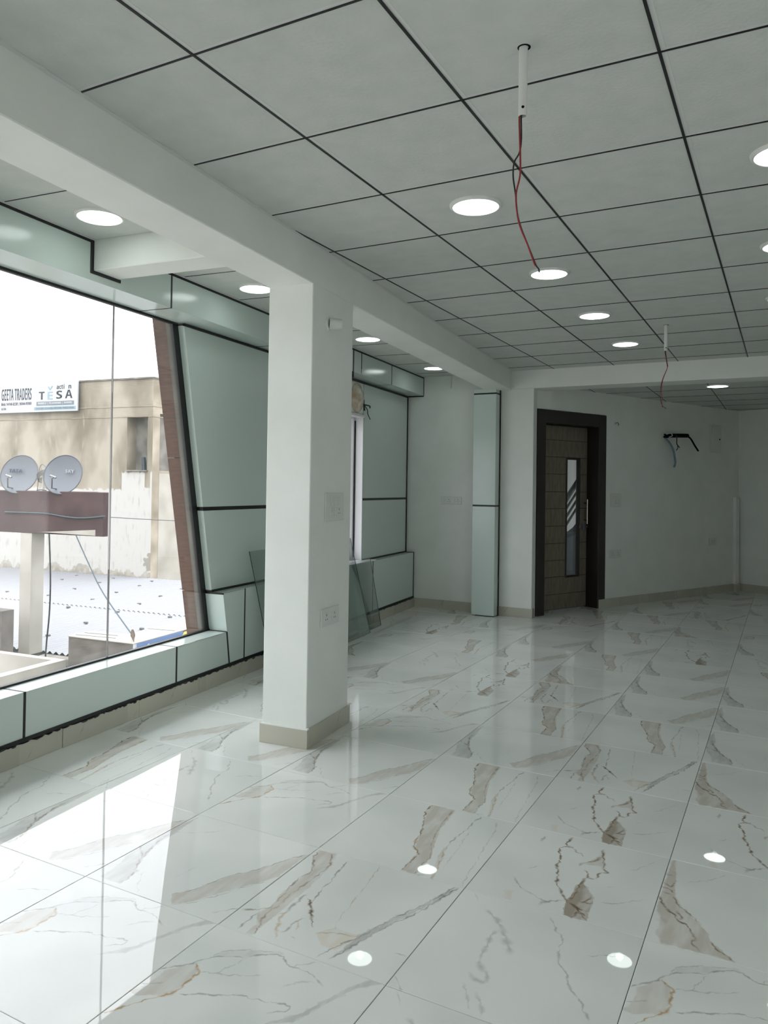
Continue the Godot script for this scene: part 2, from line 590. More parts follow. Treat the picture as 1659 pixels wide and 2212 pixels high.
func build_ceiling() -> void:
	var st := mb()
	prism(st, PackedVector2Array([Vector2(-4.7, 1.7), Vector2(3.5, 1.7), Vector2(3.5, -13.6), Vector2(-4.7, -13.6)]), "xz", 2.86, 3.02)
	var slab := structure("ceiling", st, M.plenum, "white lay-in ceiling of square tiles in a metal grid", "ceiling")
	var e0 := xz(W(-4.0, 1.02, 0))
	var e1 := xz(W(5.75, 1.02, 0))
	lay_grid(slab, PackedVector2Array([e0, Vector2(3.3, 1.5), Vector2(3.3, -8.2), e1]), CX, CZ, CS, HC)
	# room behind the far beam: a little lower
	var c0 := xz(D(-1.2, -0.05, 0))
	var c1 := xz(D(3.15, -0.05, 0))
	var c2 := xz(D(3.15, 5.0, 0))
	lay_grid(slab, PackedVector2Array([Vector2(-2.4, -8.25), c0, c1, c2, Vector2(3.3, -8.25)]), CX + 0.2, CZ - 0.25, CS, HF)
	# strip between the fascia and the long beam, laid along the wall
	var cuts := [-6.2, -5.5, -4.8, -4.1, -3.4, -2.7, -2.05, -1.45, -0.85, -0.25, 0.345, 0.53, 1.09, 1.71, 2.32, 2.93, 3.54, 4.11, 4.67, 5.33, 5.72]
	for k in cuts.size() - 1:
		if k == 10: continue
		var t := mb()
		wbox(t, cuts[k] + 0.010, cuts[k + 1] - 0.004, 0.09, 0.96, HC, HC + 0.012)
		mi("ceiling_tile", t, M.ceiling_tile, slab, WT)
		var c := mb()
		wbox(c, cuts[k] - 0.003, cuts[k] + 0.006, 0.09, 0.96, HC - 0.0005, HC + 0.004)
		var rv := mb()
		wbox(rv, cuts[k] + 0.006, cuts[k] + 0.0105, 0.09, 0.96, HC - 0.0030, HC + 0.004)  # same black strip in place of gap shade
		mi("gap_shade_strip", rv, M.sealant, slab, WT)
		mi("cross_tee", c, M.tee, slab, WT)
	var edge := mb()
	wbox(edge, -6.2, 5.72, 0.085, 0.112, HC - 0.003, HC + 0.003)
	mi("wall_angle", edge, M.tee, slab, WT)
	var edge2 := mb()
	wbox(edge2, -6.0, 5.6, 1.135, 1.163, HC - 0.004, HC + 0.004)
	mi("wall_angle", edge2, M.tee, slab, WT)
const VEINS := [
	[
		["P",0,0.55,3,[0.01,0.98,0.13,0.99,0.19,0.83,0.2,0.69,0.21,0.53,0.21,0.42,0.21,0.3,0.21,0.2,0.21,0.09,0.21,0.01,0.17,0.0,0.17,0.1,0.11,0.19,0.14,0.28,0.11,0.41,0.1,0.57,0.12,0.71,0.05,0.85]],
		["P",0,0.5,0,[0.95,0.99,0.98,1.0,0.94,0.85,0.86,0.63,0.79,0.43,0.73,0.25,0.7,0.11,0.67,0.03,0.68,0.11,0.7,0.28,0.74,0.4,0.78,0.51,0.85,0.65,0.91,0.85]],
		["P",0,0.22,2,[0.49,0.19,0.55,0.28,0.71,0.28,0.66,0.11,0.57,0.11]],
		["L",0.006,0.5,1,[0.02,0.96,0.05,0.85,0.12,0.72,0.1,0.61,0.12,0.46,0.13,0.35,0.14,0.28,0.09,0.22,0.02,0.18]],
		["L",0.005,0.5,0,[0.11,0.19,0.11,0.1,0.11,0.02]],
		["L",0.006,0.45,1,[0.11,0.98,0.18,0.83,0.18,0.74,0.17,0.59,0.16,0.44,0.17,0.31,0.16,0.2,0.22,0.02]],
		["L",0.005,0.5,1,[0.25,0.94,0.26,0.81,0.28,0.69,0.29,0.56,0.31,0.43,0.31,0.38]],
		["L",0.008,0.85,1,[0.27,0.45,0.33,0.39,0.39,0.3,0.45,0.23]],
		["L",0.008,0.5,0,[0.24,0.49,0.24,0.39,0.24,0.28,0.22,0.22]],
		["L",0.009,0.4,2,[0.24,0.28,0.25,0.2,0.3,0.11,0.34,0.04]],
		["L",0.006,0.35,1,[0.36,0.28,0.34,0.22,0.34,0.15,0.33,0.1]],
		["L",0.006,0.3,2,[0.35,0.24,0.38,0.19,0.39,0.15]],
		["L",0.006,0.35,1,[0.39,0.1,0.42,0.09]],
		["L",0.004,0.35,2,[0.45,0.99,0.48,0.81,0.49,0.71,0.51,0.56,0.52,0.46,0.53,0.36,0.56,0.26]],
		["L",0.005,0.6,0,[0.95,0.99,0.91,0.85,0.84,0.65,0.76,0.45,0.71,0.28,0.66,0.18,0.63,0.1,0.6,0.02]],
		["L",0.006,0.6,0,[0.97,0.99,0.93,0.83,0.87,0.62,0.8,0.46,0.75,0.3,0.72,0.19,0.67,0.03]],
		["L",0.004,0.35,0,[0.49,0.19,0.56,0.23,0.66,0.26,0.71,0.28]],
		["L",0.006,0.35,0,[0.93,0.24,0.99,0.24]]
	],
	[
		["P",0,0.75,1,[0.56,0.34,0.58,0.43,0.63,0.35,0.67,0.3,0.69,0.21,0.69,0.12,0.7,0.01,0.62,0.0,0.57,0.01,0.56,0.09,0.55,0.15,0.56,0.24]],
		["P",0,0.4,3,[0.61,0.93,0.68,0.61,0.63,0.67,0.54,0.65,0.59,0.77]],
		["P",0,0.2,2,[0.2,0.1,0.25,0.13,0.27,0.01,0.23,0.01]],
		["L",0.008,0.8,1,[0.39,0.99,0.38,0.93,0.38,0.86,0.42,0.84,0.36,0.81,0.36,0.74,0.39,0.66,0.4,0.56,0.42,0.48,0.44,0.4,0.45,0.33,0.49,0.27,0.53,0.19,0.56,0.14]],
		["L",0.005,0.4,1,[0.42,0.84,0.46,0.79,0.49,0.78,0.52,0.73]],
		["L",0.008,0.7,1,[0.61,0.91,0.62,0.81,0.64,0.77,0.66,0.66,0.69,0.61,0.65,0.58,0.65,0.5]],
		["L",0.01,0.5,1,[0.62,0.81,0.58,0.71,0.53,0.66,0.52,0.61]],
		["L",0.007,0.6,1,[0.65,0.5,0.6,0.49,0.59,0.54,0.56,0.58]],
		["L",0.008,0.65,1,[0.6,0.49,0.58,0.43,0.58,0.34,0.58,0.27,0.57,0.18]],
		["L",0.007,0.8,1,[0.57,0.15,0.61,0.12,0.66,0.07,0.69,0.05]],
		["L",0.007,0.7,1,[0.57,0.16,0.63,0.12,0.68,0.11]],
		["L",0.006,0.7,1,[0.61,0.2,0.66,0.2,0.69,0.21]],
		["L",0.006,0.6,1,[0.67,0.3,0.66,0.23,0.63,0.18]],
		["L",0.006,0.6,1,[0.62,0.0,0.64,0.07,0.7,0.01]],
		["L",0.006,0.4,0,[0.2,0.28,0.28,0.18,0.35,0.14,0.43,0.1,0.48,0.11]],
		["L",0.01,0.45,0,[0.42,0.04,0.45,0.09,0.53,0.15,0.55,0.15]],
		["L",0.005,0.35,0,[0.72,0.24,0.81,0.28,0.88,0.34,0.94,0.41]],
		["L",0.008,0.4,0,[0.22,0.81,0.22,0.91]],
		["L",0.004,0.25,0,[0.24,0.41,0.31,0.49]],
		["L",0.005,0.22,0,[0.71,0.42,0.76,0.46]],
		["L",0.005,0.2,0,[0.8,0.7,0.88,0.81,0.94,0.94]]
	],
	[
		["P",0,0.6,3,[0.36,0.99,0.54,0.99,0.56,0.8,0.57,0.64,0.62,0.45,0.68,0.23,0.67,0.11,0.69,-0.01,0.59,-0.0,0.58,0.11,0.6,0.22,0.53,0.34,0.49,0.48,0.43,0.68,0.37,0.84]],
		["P",0,0.35,3,[0.7,0.42,0.72,0.39,0.75,0.25,0.78,0.13,0.8,0.0,0.78,-0.0,0.75,0.14,0.71,0.28]],
		["L",0.006,0.7,1,[0.36,0.99,0.37,0.84,0.43,0.68,0.48,0.52,0.49,0.44,0.52,0.33,0.59,0.25,0.59,0.13,0.59,0.06,0.59,-0.0]],
		["L",0.009,0.4,2,[0.49,0.46,0.52,0.33,0.58,0.26,0.59,0.13]],
		["L",0.006,0.35,1,[0.53,0.98,0.54,0.84,0.55,0.7,0.58,0.54,0.61,0.41,0.67,0.26,0.67,0.11,0.68,0.0]],
		["L",0.005,0.55,0,[0.75,0.99,0.73,0.86,0.73,0.74,0.71,0.59,0.71,0.46,0.72,0.37]],
		["L",0.006,0.4,2,[0.72,0.37,0.75,0.23,0.77,0.13,0.79,-0.0]],
		["L",0.005,0.25,0,[0.87,0.96,0.91,0.78,0.93,0.49,0.95,0.34,0.96,0.17,0.98,0.01]],
		["L",0.004,0.22,0,[0.76,0.73,0.78,0.48,0.79,0.29,0.8,0.16]],
		["L",0.01,0.4,0,[0.69,-0.01,0.73,0.02]]
	],
	[
		["L",0.016,0.25,0,[0.19,0.85,0.24,0.82,0.3,0.75,0.33,0.71]],
		["L",0.022,0.25,0,[0.33,0.71,0.39,0.6,0.43,0.53]],
		["L",0.014,0.25,0,[0.3,0.69,0.3,0.58,0.31,0.48,0.31,0.41,0.35,0.34,0.39,0.31,0.39,0.25,0.34,0.25,0.31,0.28]],
		["L",0.009,0.18,0,[0.31,0.19,0.35,0.13,0.4,0.03]],
		["L",0.012,0.2,0,[0.39,0.15,0.44,0.08,0.46,0.01]],
		["L",0.006,0.35,0,[0.52,0.95,0.58,0.85,0.63,0.78,0.64,0.66,0.67,0.57,0.72,0.5,0.76,0.41,0.83,0.33,0.89,0.22]],
		["L",0.005,0.25,0,[-0.0,0.08,0.06,0.02,0.12,-0.1]],
		["L",0.005,0.22,0,[0.07,0.98,0.12,0.91]],
		["L",0.004,0.4,0,[0.78,0.71,0.95,0.8]]
	],
	[
		["P",0,0.65,3,[0.01,0.99,0.03,1.0,0.06,0.76,0.08,0.52,0.14,0.41,0.22,0.31,0.28,0.22,0.3,0.14,0.36,0.08,0.42,0.01,0.27,0.01,0.07,0.0,0.04,0.1,0.04,0.24,0.01,0.31,0.0,0.48,0.01,0.67]],
		["L",0.006,0.6,1,[0.08,0.52,0.11,0.44,0.17,0.38,0.23,0.31]],
		["L",0.008,0.75,1,[0.0,0.48,0.05,0.38,0.1,0.32,0.14,0.26,0.18,0.24,0.21,0.17,0.23,0.13]],
		["L",0.007,0.5,1,[0.23,0.13,0.22,0.09,0.24,0.05,0.26,0.02]],
		["L",0.006,0.7,1,[0.3,0.14,0.35,0.07,0.39,0.05,0.42,0.01]],
		["L",0.006,0.6,1,[0.01,0.66,0.05,0.63,0.07,0.72]],
		["L",0.006,0.6,1,[0.0,0.61,0.05,0.59,0.07,0.56]],
		["L",0.006,0.5,1,[0.02,0.55,0.07,0.54]],
		["L",0.005,0.5,1,[0.01,0.78,0.05,0.78]],
		["L",0.008,0.6,1,[0.11,0.36,0.14,0.32,0.13,0.28]],
		["L",0.02,0.4,0,[0.05,0.23,0.07,0.23]],
		["L",0.004,0.25,0,[0.13,0.74,0.23,0.82,0.33,0.95]]
	],
	[
		["P",0,0.4,3,[-0.01,0.37,0.03,0.45,0.03,0.57,0.08,0.64,0.12,0.7,0.17,0.65,0.18,0.57,0.18,0.5,0.14,0.43,0.05,0.37]],
		["P",0,0.4,0,[0.93,1.01,1.0,1.01,0.91,0.93,0.86,0.84,0.81,0.69,0.77,0.58,0.66,0.5,0.77,0.65,0.83,0.82,0.87,0.92]],
		["P",0,0.2,0,[0.15,0.76,0.18,0.83,0.26,0.89,0.35,0.93,0.44,0.97,0.45,0.95,0.29,0.84]],
		["L",0.005,0.5,0,[-0.01,0.56,0.04,0.61,0.1,0.67,0.13,0.73,0.15,0.76,0.19,0.79,0.29,0.84,0.37,0.91,0.45,0.95,0.48,0.93,0.53,0.9,0.62,0.9,0.67,0.89,0.71,0.87,0.75,0.85]],
		["L",0.004,0.3,0,[0.15,0.76,0.18,0.83,0.26,0.89,0.35,0.93,0.44,0.97]],
		["L",0.006,0.7,2,[0.12,0.7,0.15,0.66,0.18,0.64,0.18,0.57,0.18,0.5,0.17,0.45,0.12,0.39,0.08,0.33,0.03,0.25,-0.01,0.2]],
		["L",0.014,0.4,2,[0.18,0.5,0.17,0.45,0.14,0.42]],
		["L",0.005,0.5,0,[0.2,0.47,0.31,0.53,0.4,0.57,0.46,0.61,0.55,0.62,0.65,0.65,0.7,0.65,0.71,0.63,0.67,0.6,0.64,0.57]],
		["L",0.004,0.3,0,[0.17,0.64,0.27,0.68,0.37,0.72,0.46,0.78]],
		["L",0.003,0.3,0,[0.31,0.84,0.28,0.74,0.25,0.67]],
		["L",0.004,0.3,0,[-0.01,0.43,0.09,0.5]],
		["L",0.004,0.25,0,[0.53,0.89,0.59,0.95,0.64,0.99]],
		["L",0.006,0.2,0,[0.59,0.74,0.63,0.81,0.7,0.85]]
	],
	[
		["P",0,0.5,3,[0.58,0.1,0.65,0.2,0.69,0.31,0.73,0.43,0.81,0.54,0.88,0.68,0.92,0.78,1.0,0.89,0.99,0.73,0.99,0.57,0.94,0.47,0.87,0.36,0.82,0.26,0.76,0.15,0.71,0.07,0.65,0.02]],
		["P",0,0.42,0,[0.03,0.97,0.03,0.87,0.06,0.7,0.06,0.53,0.13,0.33,0.23,0.13,0.24,0.04,0.16,0.03,0.07,0.04,0.06,0.18,0.01,0.33,-0.01,0.46,-0.01,0.66,-0.01,0.79]],
		["L",0.004,0.55,0,[0.58,0.1,0.65,0.2,0.69,0.31,0.73,0.43,0.81,0.54,0.88,0.68,0.92,0.78,1.0,0.9]],
		["L",0.004,0.4,0,[0.65,0.02,0.74,0.09,0.79,0.18,0.85,0.28,0.91,0.41,0.98,0.5]],
		["L",0.009,0.5,1,[0.03,0.66,0.05,0.54,0.09,0.4,0.14,0.29,0.22,0.15,0.23,0.05]],
		["L",0.009,0.45,1,[-0.01,0.44,0.08,0.37,0.14,0.27]],
		["L",0.005,0.25,0,[0.4,0.02,0.33,0.09,0.25,0.21]],
		["L",0.004,0.25,0,[0.04,0.71,0.16,0.76,0.26,0.83,0.3,0.88]],
		["L",0.005,0.4,0,[0.9,0.07,0.99,0.16,1.01,0.18]],
		["L",0.003,0.25,0,[0.46,0.26,0.48,0.36,0.5,0.44]]
	]
]

# ------------------------------------------------------------------ the window wall
const S_END := 5.66           # where it meets the far wall
const SILL := 0.345
const HEAD := 2.425
const LEDGE := 0.622
const GLASS_N := -0.16

func slant(y: float) -> float:  # the leaning side of the big window
	return 1.80 - 0.205 * (y - 0.342)

func p2(a: Array) -> PackedVector2Array:
	var o := PackedVector2Array()
	for i in range(0, a.size(), 2): o.append(Vector2(a[i], a[i + 1]))
	return o

func joint(parent: Node, s0: float, s1: float, n0: float, n1: float, y0: float, y1: float) -> void:
	var st := mb()
	wbox(st, s0, s1, n0, n1, y0, y1, 0.002)
	mi("sealant_joint", st, M.sealant, parent)

func build_window_wall() -> void:
	var st := mb()
	# masonry, with the opening of the big window and of the small one left free
	prism(st, p2([-6.2, -0.2, S_END + 0.2, -0.2, S_END + 0.2, LEDGE - 0.006, slant(LEDGE) + 0.008, LEDGE - 0.006, slant(SILL) + 0.008, SILL - 0.006, -4.4, SILL - 0.006, -4.4, HEAD + 0.012, -6.2, HEAD + 0.012]), "sy", -0.172, -0.008)
	prism(st, p2([slant(LEDGE) + 0.016, LEDGE - 0.006, 2.56, LEDGE - 0.006, 2.56, HEAD + 0.012, slant(HEAD) + 0.016, HEAD + 0.012]), "sy", -0.30, -0.108)
	wbox(st, 4.368, S_END + 0.2, -0.30, -0.108, LEDGE - 0.006, HEAD + 0.012)
	wbox(st, 2.56, 4.368, -0.30, -0.16, 2.10, HEAD + 0.012)
	wbox(st, -6.2, S_END + 0.2, -0.172, 0.078, HEAD + 0.012, 2.86)
	var wall := structure("wall_left", st, M.masonry, "window wall clad in pale mint panels with black sealant joints", "wall", WT)

	# sill: panels that wrap from the front over the top, a joint every 1.2 m
	var js := [-6.2, -4.755, -3.557, -2.359, -1.161, 0.037, 1.235]
	for k in js.size() - 1:
		sill_panel(wall, js[k] + 0.008, js[k + 1] - 0.008)
		joint(wall, js[k + 1] - 0.008, js[k + 1] + 0.008, -0.006, 0.0015, 0.12, SILL + 0.0005)
		joint(wall, js[k + 1] - 0.004, js[k + 1] + 0.004, -0.15, 0.0, SILL - 0.006, SILL + 0.0005)
	var a := mb()
	prism(a, p2([1.243, 0.122, 1.825, 0.122, 1.789, SILL, 1.243, SILL]), "sy", -0.004, 0.0)
	prism(a, p2([1.243, 0.0, 1.789, 0.0, 1.789, -0.145, 1.243, -0.145]), "sn", SILL - 0.004, SILL)
	mi("sill_panel", a, M.acp, wall)
	var sj := mb()
	prism(sj, p2([1.825, 0.122, 1.841, 0.122, 1.805, SILL, 1.789, SILL]), "sy", -0.006, 0.0015)
	mi("sealant_joint", sj, M.sealant, wall)
	var lj := mb()
	prism(lj, p2([1.789, 0.0, 1.797, 0.0, 1.797, -0.15, 1.789, -0.15]), "sn", SILL - 0.006, SILL + 0.003)
	mi("sealant_joint", lj, M.sealant, wall)
	# knee wall past the window
	var b := mb()
	prism(b, p2([1.841, 0.122, 2.018, 0.122, 2.018, LEDGE, slant(LEDGE) + 0.004, LEDGE, slant(SILL) + 0.004, SILL]), "sy", -0.004, 0.0)
	prism(b, p2([slant(LEDGE) + 0.004, 0.0, 2.018, 0.0, 2.018, -0.1, slant(LEDGE) + 0.004, -0.1]), "sn", LEDGE - 0.004, LEDGE)
	mi("knee_panel", b, M.acp, wall)
	var rv := mb()
	prism(rv, p2([slant(SILL + 0.004), SILL + 0.004, slant(LEDGE - 0.012), LEDGE - 0.012, slant(LEDGE - 0.012) + 0.004, LEDGE - 0.012, slant(SILL + 0.004) + 0.004, SILL + 0.004]), "sy", -0.148, 0.0)
	mi("reveal_panel", rv, M.acp, wall)
	var rj := mb()
	prism(rj, p2([slant(LEDGE - 0.012) - 0.002, LEDGE - 0.012, slant(LEDGE) - 0.002, LEDGE + 0.002, slant(LEDGE) + 0.006, LEDGE + 0.002, slant(LEDGE - 0.012) + 0.006, LEDGE - 0.012]), "sy", -0.15, 0.001)
	mi("sealant_joint", rj, M.sealant, wall)
	var ks := [2.026, 3.225, 4.426, 5.632]
	for k in 3:
		var c := mb()
		wbox(c, ks[k] + 0.008, ks[k + 1] - 0.008, -0.004, 0.0, 0.122, LEDGE, 0.001)
		wbox(c, ks[k] + 0.008, ks[k + 1] - 0.008, -0.1, -0.004, LEDGE - 0.004, LEDGE)
		mi("knee_panel", c, M.acp, wall)
		joint(wall, ks[k] - 0.008, ks[k] + 0.008, -0.006, 0.0015, 0.12, LEDGE + 0.0005)
	joint(wall, 5.626, 5.644, -0.10, 0.003, 0.10, LEDGE + 0.004)
	joint(wall, 5.632, 5.648, -0.1, 0.003, LEDGE - 0.006, LEDGE + 0.004)
	# upper panels, set back, split at breast height
	for y in [[LEDGE + 0.014, 1.193], [1.217, HEAD - 0.008]]:
		var u := mb()
		prism(u, p2([slant(y[0]) + 0.012, y[0], 2.55, y[0], 2.55, y[1], slant(y[1]) + 0.012, y[1]]), "sy", -0.104, -0.1)
		prism(u, p2([slant(y[0]) + 0.008, y[0], slant(y[1]) + 0.008, y[1], slant(y[1]) + 0.012, y[1], slant(y[0]) + 0.012, y[0]]), "sy", -0.15, -0.1)
		mi("wall_panel", u, M.acp, wall)
	for y in [[LEDGE + 0.014, 1.234], [1.256, HEAD - 0.008]]:
		var u := mb()
		wbox(u, 4.362, 5.625, -0.104, -0.1, y[0], y[1], 0.001)
		mi("wall_panel", u, M.acp, wall)
	var uj := mb()
	prism(uj, p2([slant(1.205) + 0.006, 1.192, 2.55, 1.192, 2.55, 1.218, slant(1.218) + 0.006, 1.218]), "sy", -0.15, -0.098)
	mi("sealant_joint", uj, M.sealant, wall)
	joint(wall, 4.362, 5.63, -0.106, -0.098, 1.233, 1.257)
	joint(wall, slant(LEDGE) + 0.006, 2.55, -0.106, -0.094, LEDGE, LEDGE + 0.016)
	joint(wall, 4.362, 5.63, -0.106, -0.094, LEDGE, LEDGE + 0.016)
	joint(wall, 5.624, 5.646, -0.106, -0.092, LEDGE, HEAD)
	joint(wall, slant(HEAD), 2.55, -0.106, -0.09, HEAD - 0.012, HEAD + 0.004)
	joint(wall, 3.8, 5.64, -0.106, -0.088, HEAD - 0.014, HEAD + 0.004)
	# fascia under the ceiling: panels that wrap under, notched round the cross beam
	var fb := HEAD + 0.008
	var fs := [[-6.2, -4.195], [-4.185, -2.897], [-2.887, -1.605], [-1.595, -0.31], [-0.30, 0.992], [1.008, 2.284], [2.296, 3.665], [3.868, 4.632], [4.648, 5.655]]
	for k in fs.size():
		var c := mb()
		var s0: float = fs[k][0]
		var s1: float = fs[k][1]
		if k == 4:
			prism(c, p2([s0, fb, s1, fb, s1, 2.632, 0.545, 2.632, 0.545, 2.482, 0.335, 2.482, 0.335, 2.632, s0, 2.632]), "sy", 0.086, 0.09)
		else:
			wbox(c, s0, s1, 0.086, 0.09, fb, 2.632, 0.001)
		wbox(c, s0, s1, -0.15, 0.086, fb, fb + 0.004)
		mi("fascia_panel", c, M.acp, wall)
		if k > 0:
			joint(wall, fs[k - 1][1], minf(s0, fs[k - 1][1] + 0.016), 0.08, 0.0915, fb - 0.001, 2.636)
			joint(wall, fs[k - 1][1] + 0.004, minf(s0, fs[k - 1][1] + 0.012), -0.15, 0.088, fb - 0.0012, fb + 0.004)
	var small := mb()
	wbox(small, 3.683, 3.852, 0.086, 0.09, fb, 2.632, 0.001)
	wbox(small, 3.683, 3.852, -0.15, 0.086, fb, fb + 0.004)
	mi("fascia_panel", small, M.acp, wall)
	joint(wall, 3.852, 3.868, 0.08, 0.0915, 2.48, 2.636)
	joint(wall, 3.665, 3.683, 0.08, 0.0935, HEAD - 0.05, 2.636)
	joint(wall, -6.2, 0.335, 0.082, 0.094, 2.630, HC)
	joint(wall, 0.545, 5.655, 0.082, 0.094, 2.630, HC)
	joint(wall, 0.322, 0.345, 0.082, 0.096, 2.482, HC)
	joint(wall, 0.322, 0.552, 0.082, 0.096, 2.470, 2.488)
	joint(wall, 5.645, 5.665, 0.06, 0.096, fb - 0.004, HC)
	joint(wall, 5.645, 5.662, -0.11, 0.094, fb - 0.012, fb)
	# black profile under the sill with its ragged bead of sealant
	var pr := mb()
	wbox(pr, -6.2, 5.64, -0.01, 0.008, 0.103, 0.123, 0.002)
	mi("sill_profile", pr, M.sealant, wall)
	var bead := mb()
	var s := -0.6
	while s < 5.6:
		var l := rng.randf_range(0.015, 0.07)
		var h := rng.randf_range(0.001, 0.011)
		prism(bead, p2([s, 0.103, s + l, 0.103, s + l * 0.8, 0.103 - h * rng.randf_range(0.4, 1.0), s + l * 0.35, 0.103 - h]), "sy", -0.008, 0.0155)
		s += l * rng.randf_range(0.7, 1.6)
	mi("sealant_bead", bead, M.sealant, wall)
	# marble skirting, tile by tile
	var cut := [-6.2, -5.0, -4.1, -3.2, -2.4, -1.8, -1.2, -0.6, 0.0, 0.28, 0.87, 1.46, 2.05, 2.64, 3.23, 3.82, 4.41, 5.0, 5.65]
	var base := thing("baseboard_left", "veined marble skirting below the mint sill panels", "baseboard", WT, "", "structure")
	for k in cut.size() - 1:
		var t := mb()
		var proud := 0.008 if k == 8 else 0.013
		wbox(t, cut[k] + 0.0008, cut[k + 1] - 0.0008, -0.009, proud, 0.0, 0.103, 0.0015)
		mi("skirting_tile", t, M.marble_skirting, base)

	# big window: panes, clear joints, black gasket, wood-look cladding of the leaning side outside
	var w1 := thing("window_1", "huge frameless window with a leaning side and black gasket", "window", WT, "", "structure")
	var edges := [-4.4, -2.81, -1.01, 0.786]
	for k in 3:
		var g := mb()
		wbox(g, edges[k] + 0.003, edges[k + 1] - 0.003, GLASS_N - 0.005, GLASS_N + 0.005, SILL - 0.004, HEAD + 0.006)
		mi("glass_pane", g, M.glass, w1)
		var sl := mb()
		wbox(sl, edges[k + 1] - 0.003, edges[k + 1] + 0.003, GLASS_N - 0.006, GLASS_N + 0.006, SILL, HEAD, 0.001)
		mi("silicone_joint", sl, M.silicone, w1)
	var g2 := mb()
	prism(g2, p2([0.789, SILL - 0.004, slant(SILL), SILL - 0.004, slant(HEAD), HEAD + 0.006, 0.789, HEAD + 0.006]), "sy", GLASS_N - 0.005, GLASS_N + 0.005)
	mi("glass_pane", g2, M.glass, w1)
	for q in [[SILL - 0.002, SILL + 0.010], [HEAD - 0.006, HEAD + 0.009]]:
		var t := mb()
		wbox(t, -4.4, slant(q[0]), GLASS_N - 0.012, -0.143, q[0], q[1], 0.002)
		mi("gasket", t, M.sealant, w1)
	var gk := mb()
	prism(gk, p2([slant(SILL) - 0.05, SILL, slant(SILL) + 0.012, SILL, slant(HEAD) + 0.012, HEAD, slant(HEAD) - 0.05, HEAD]), "sy", GLASS_N - 0.012, -0.148)
	mi("gasket", gk, M.sealant, w1)
	var gg := mb()
	prism(gg, p2([slant(SILL) - 0.035, SILL, slant(SILL) + 0.01, SILL, slant(HEAD) + 0.01, HEAD + 0.01, slant(HEAD) - 0.035, HEAD + 0.01]), "sy", -0.215, -0.172)
	mi("jamb", gg, M.grey_plaster, w1)
	var wd := mb()
	for y in [[0.2, 0.62], [0.624, 1.55], [1.554, 2.5]]:
		var t := mb()
		prism(t, p2([slant(y[0]) - 0.012, y[0], slant(y[0]) + 0.02, y[0], slant(y[1]) + 0.02, y[1], slant(y[1]) - 0.012, y[1]]), "sy", -0.335, -0.216)
		mi("cladding_board", t, M.wood_clad, w1)

	# small window past the column: two-track frame, sliding sash, exhaust fan above
	var w2 := thing("window_2", "white framed sliding window behind the column, hidden part widened for daylight", "window", WT, "", "structure")  # left part behind the column widened to let in more daylight
	var fr := mb()
	for q in [[2.56, 2.61, 0.632, 2.10], [4.315, 4.366, 0.632, 2.10], [2.61, 4.315, 0.632, 0.675], [2.61, 4.315, 2.055, 2.10]]:
		wbox(fr, q[0], q[1], -0.27, -0.19, q[2], q[3], 0.003)
	mi("frame", fr, M.upvc, w2)
	var liner := mb()
	wbox(liner, 4.352, 4.366, -0.19, -0.1, 0.632, 2.10, 0.001)
	wbox(liner, 2.56, 2.572, -0.19, -0.1, 0.632, 2.10, 0.001)
	wbox(liner, 2.56, 4.366, -0.19, -0.1, 2.088, 2.10, 0.001)
	mi("reveal_lining", liner, M.upvc, w2)
	var bl := mb()
	wbox(bl, 4.340, 4.352, -0.2, -0.178, 0.66, 2.04, 0.002)
	mi("gasket", bl, M.sealant, w2)
	for q in [[2.62, 3.48, -0.215], [3.44, 4.30, -0.245]]:
		var sash := mb()
		for r in [[q[0], q[0] + 0.045, 0.68, 2.05], [q[1] - 0.045, q[1], 0.68, 2.05], [q[0] + 0.045, q[1] - 0.045, 0.68, 0.73], [q[0] + 0.045, q[1] - 0.045, 2.0, 2.05]]:
			wbox(sash, r[0], r[1], q[2] - 0.011, q[2] + 0.011, r[2], r[3], 0.002)
		mi("sash", sash, M.aluminium, w2)
		var pane := mb()
		wbox(pane, q[0] + 0.04, q[1] - 0.04, q[2] - 0.003, q[2] + 0.003, 0.725, 2.005)
		mi("glass_pane", pane, M.glass, w2)
	var ws := mb()
	wbox(ws, 2.56, 4.366, -0.19, 0.004, LEDGE + 0.001, 0.634, 0.002)
	wbox(ws, 4.366, 4.50, -0.09, 0.006, LEDGE + 0.001, 0.634, 0.002)
	mi("window_sill", ws, M.upvc, w2)

	var fan := thing("exhaust_fan", "exhaust fan still wrapped in crinkled plastic above the small window", "fan", WT * Transform3D(Basis(), V(4.03, -0.1, 2.25)))
	var fh := mb()
	box(fh, Vector3(-0.05, -0.155, -0.30), Vector3(0.012, 0.16, 0.30), 0.008)
	mi("housing", fh, M.white_plastic, fan)
	var film := mb()
	lathe(film, [Vector2(0.0, 0.045), Vector2(0.06, 0.042), Vector2(0.11, 0.03), Vector2(0.142, 0.012), Vector2(0.150, 0.0)], 28, Transform3D(Basis(Vector3(0, 0, 1), -PI / 2), Vector3(0.012, 0.0, -0.13)))
	mi("wrapped_grille", film, M.plastic_film, fan)
	var film2 := mb()
	lathe(film2, [Vector2(0.0, 0.045), Vector2(0.06, 0.042), Vector2(0.11, 0.03), Vector2(0.142, 0.012), Vector2(0.150, 0.0)], 28, Transform3D(Basis(Vector3(0, 0, 1), -PI / 2), Vector3(0.012, 0.0, 0.16)))
	mi("wrapped_grille", film2, M.plastic_film, fan)
	var lip := mb()
	box(lip, Vector3(-0.05, -0.185, -0.30), Vector3(0.03, -0.155, 0.30), 0.008)
	mi("lower_lip", lip, M.upvc, fan)
	var loose := mb()
	var q0 := V(4.335, -0.088, 2.20)
	tube(loose, smooth_path([q0, q0 + Vector3(0.03, -0.05, -0.02), q0 + Vector3(0.02, -0.09, -0.06), q0 + Vector3(0.025, -0.14, -0.11)]), 0.005, 6)
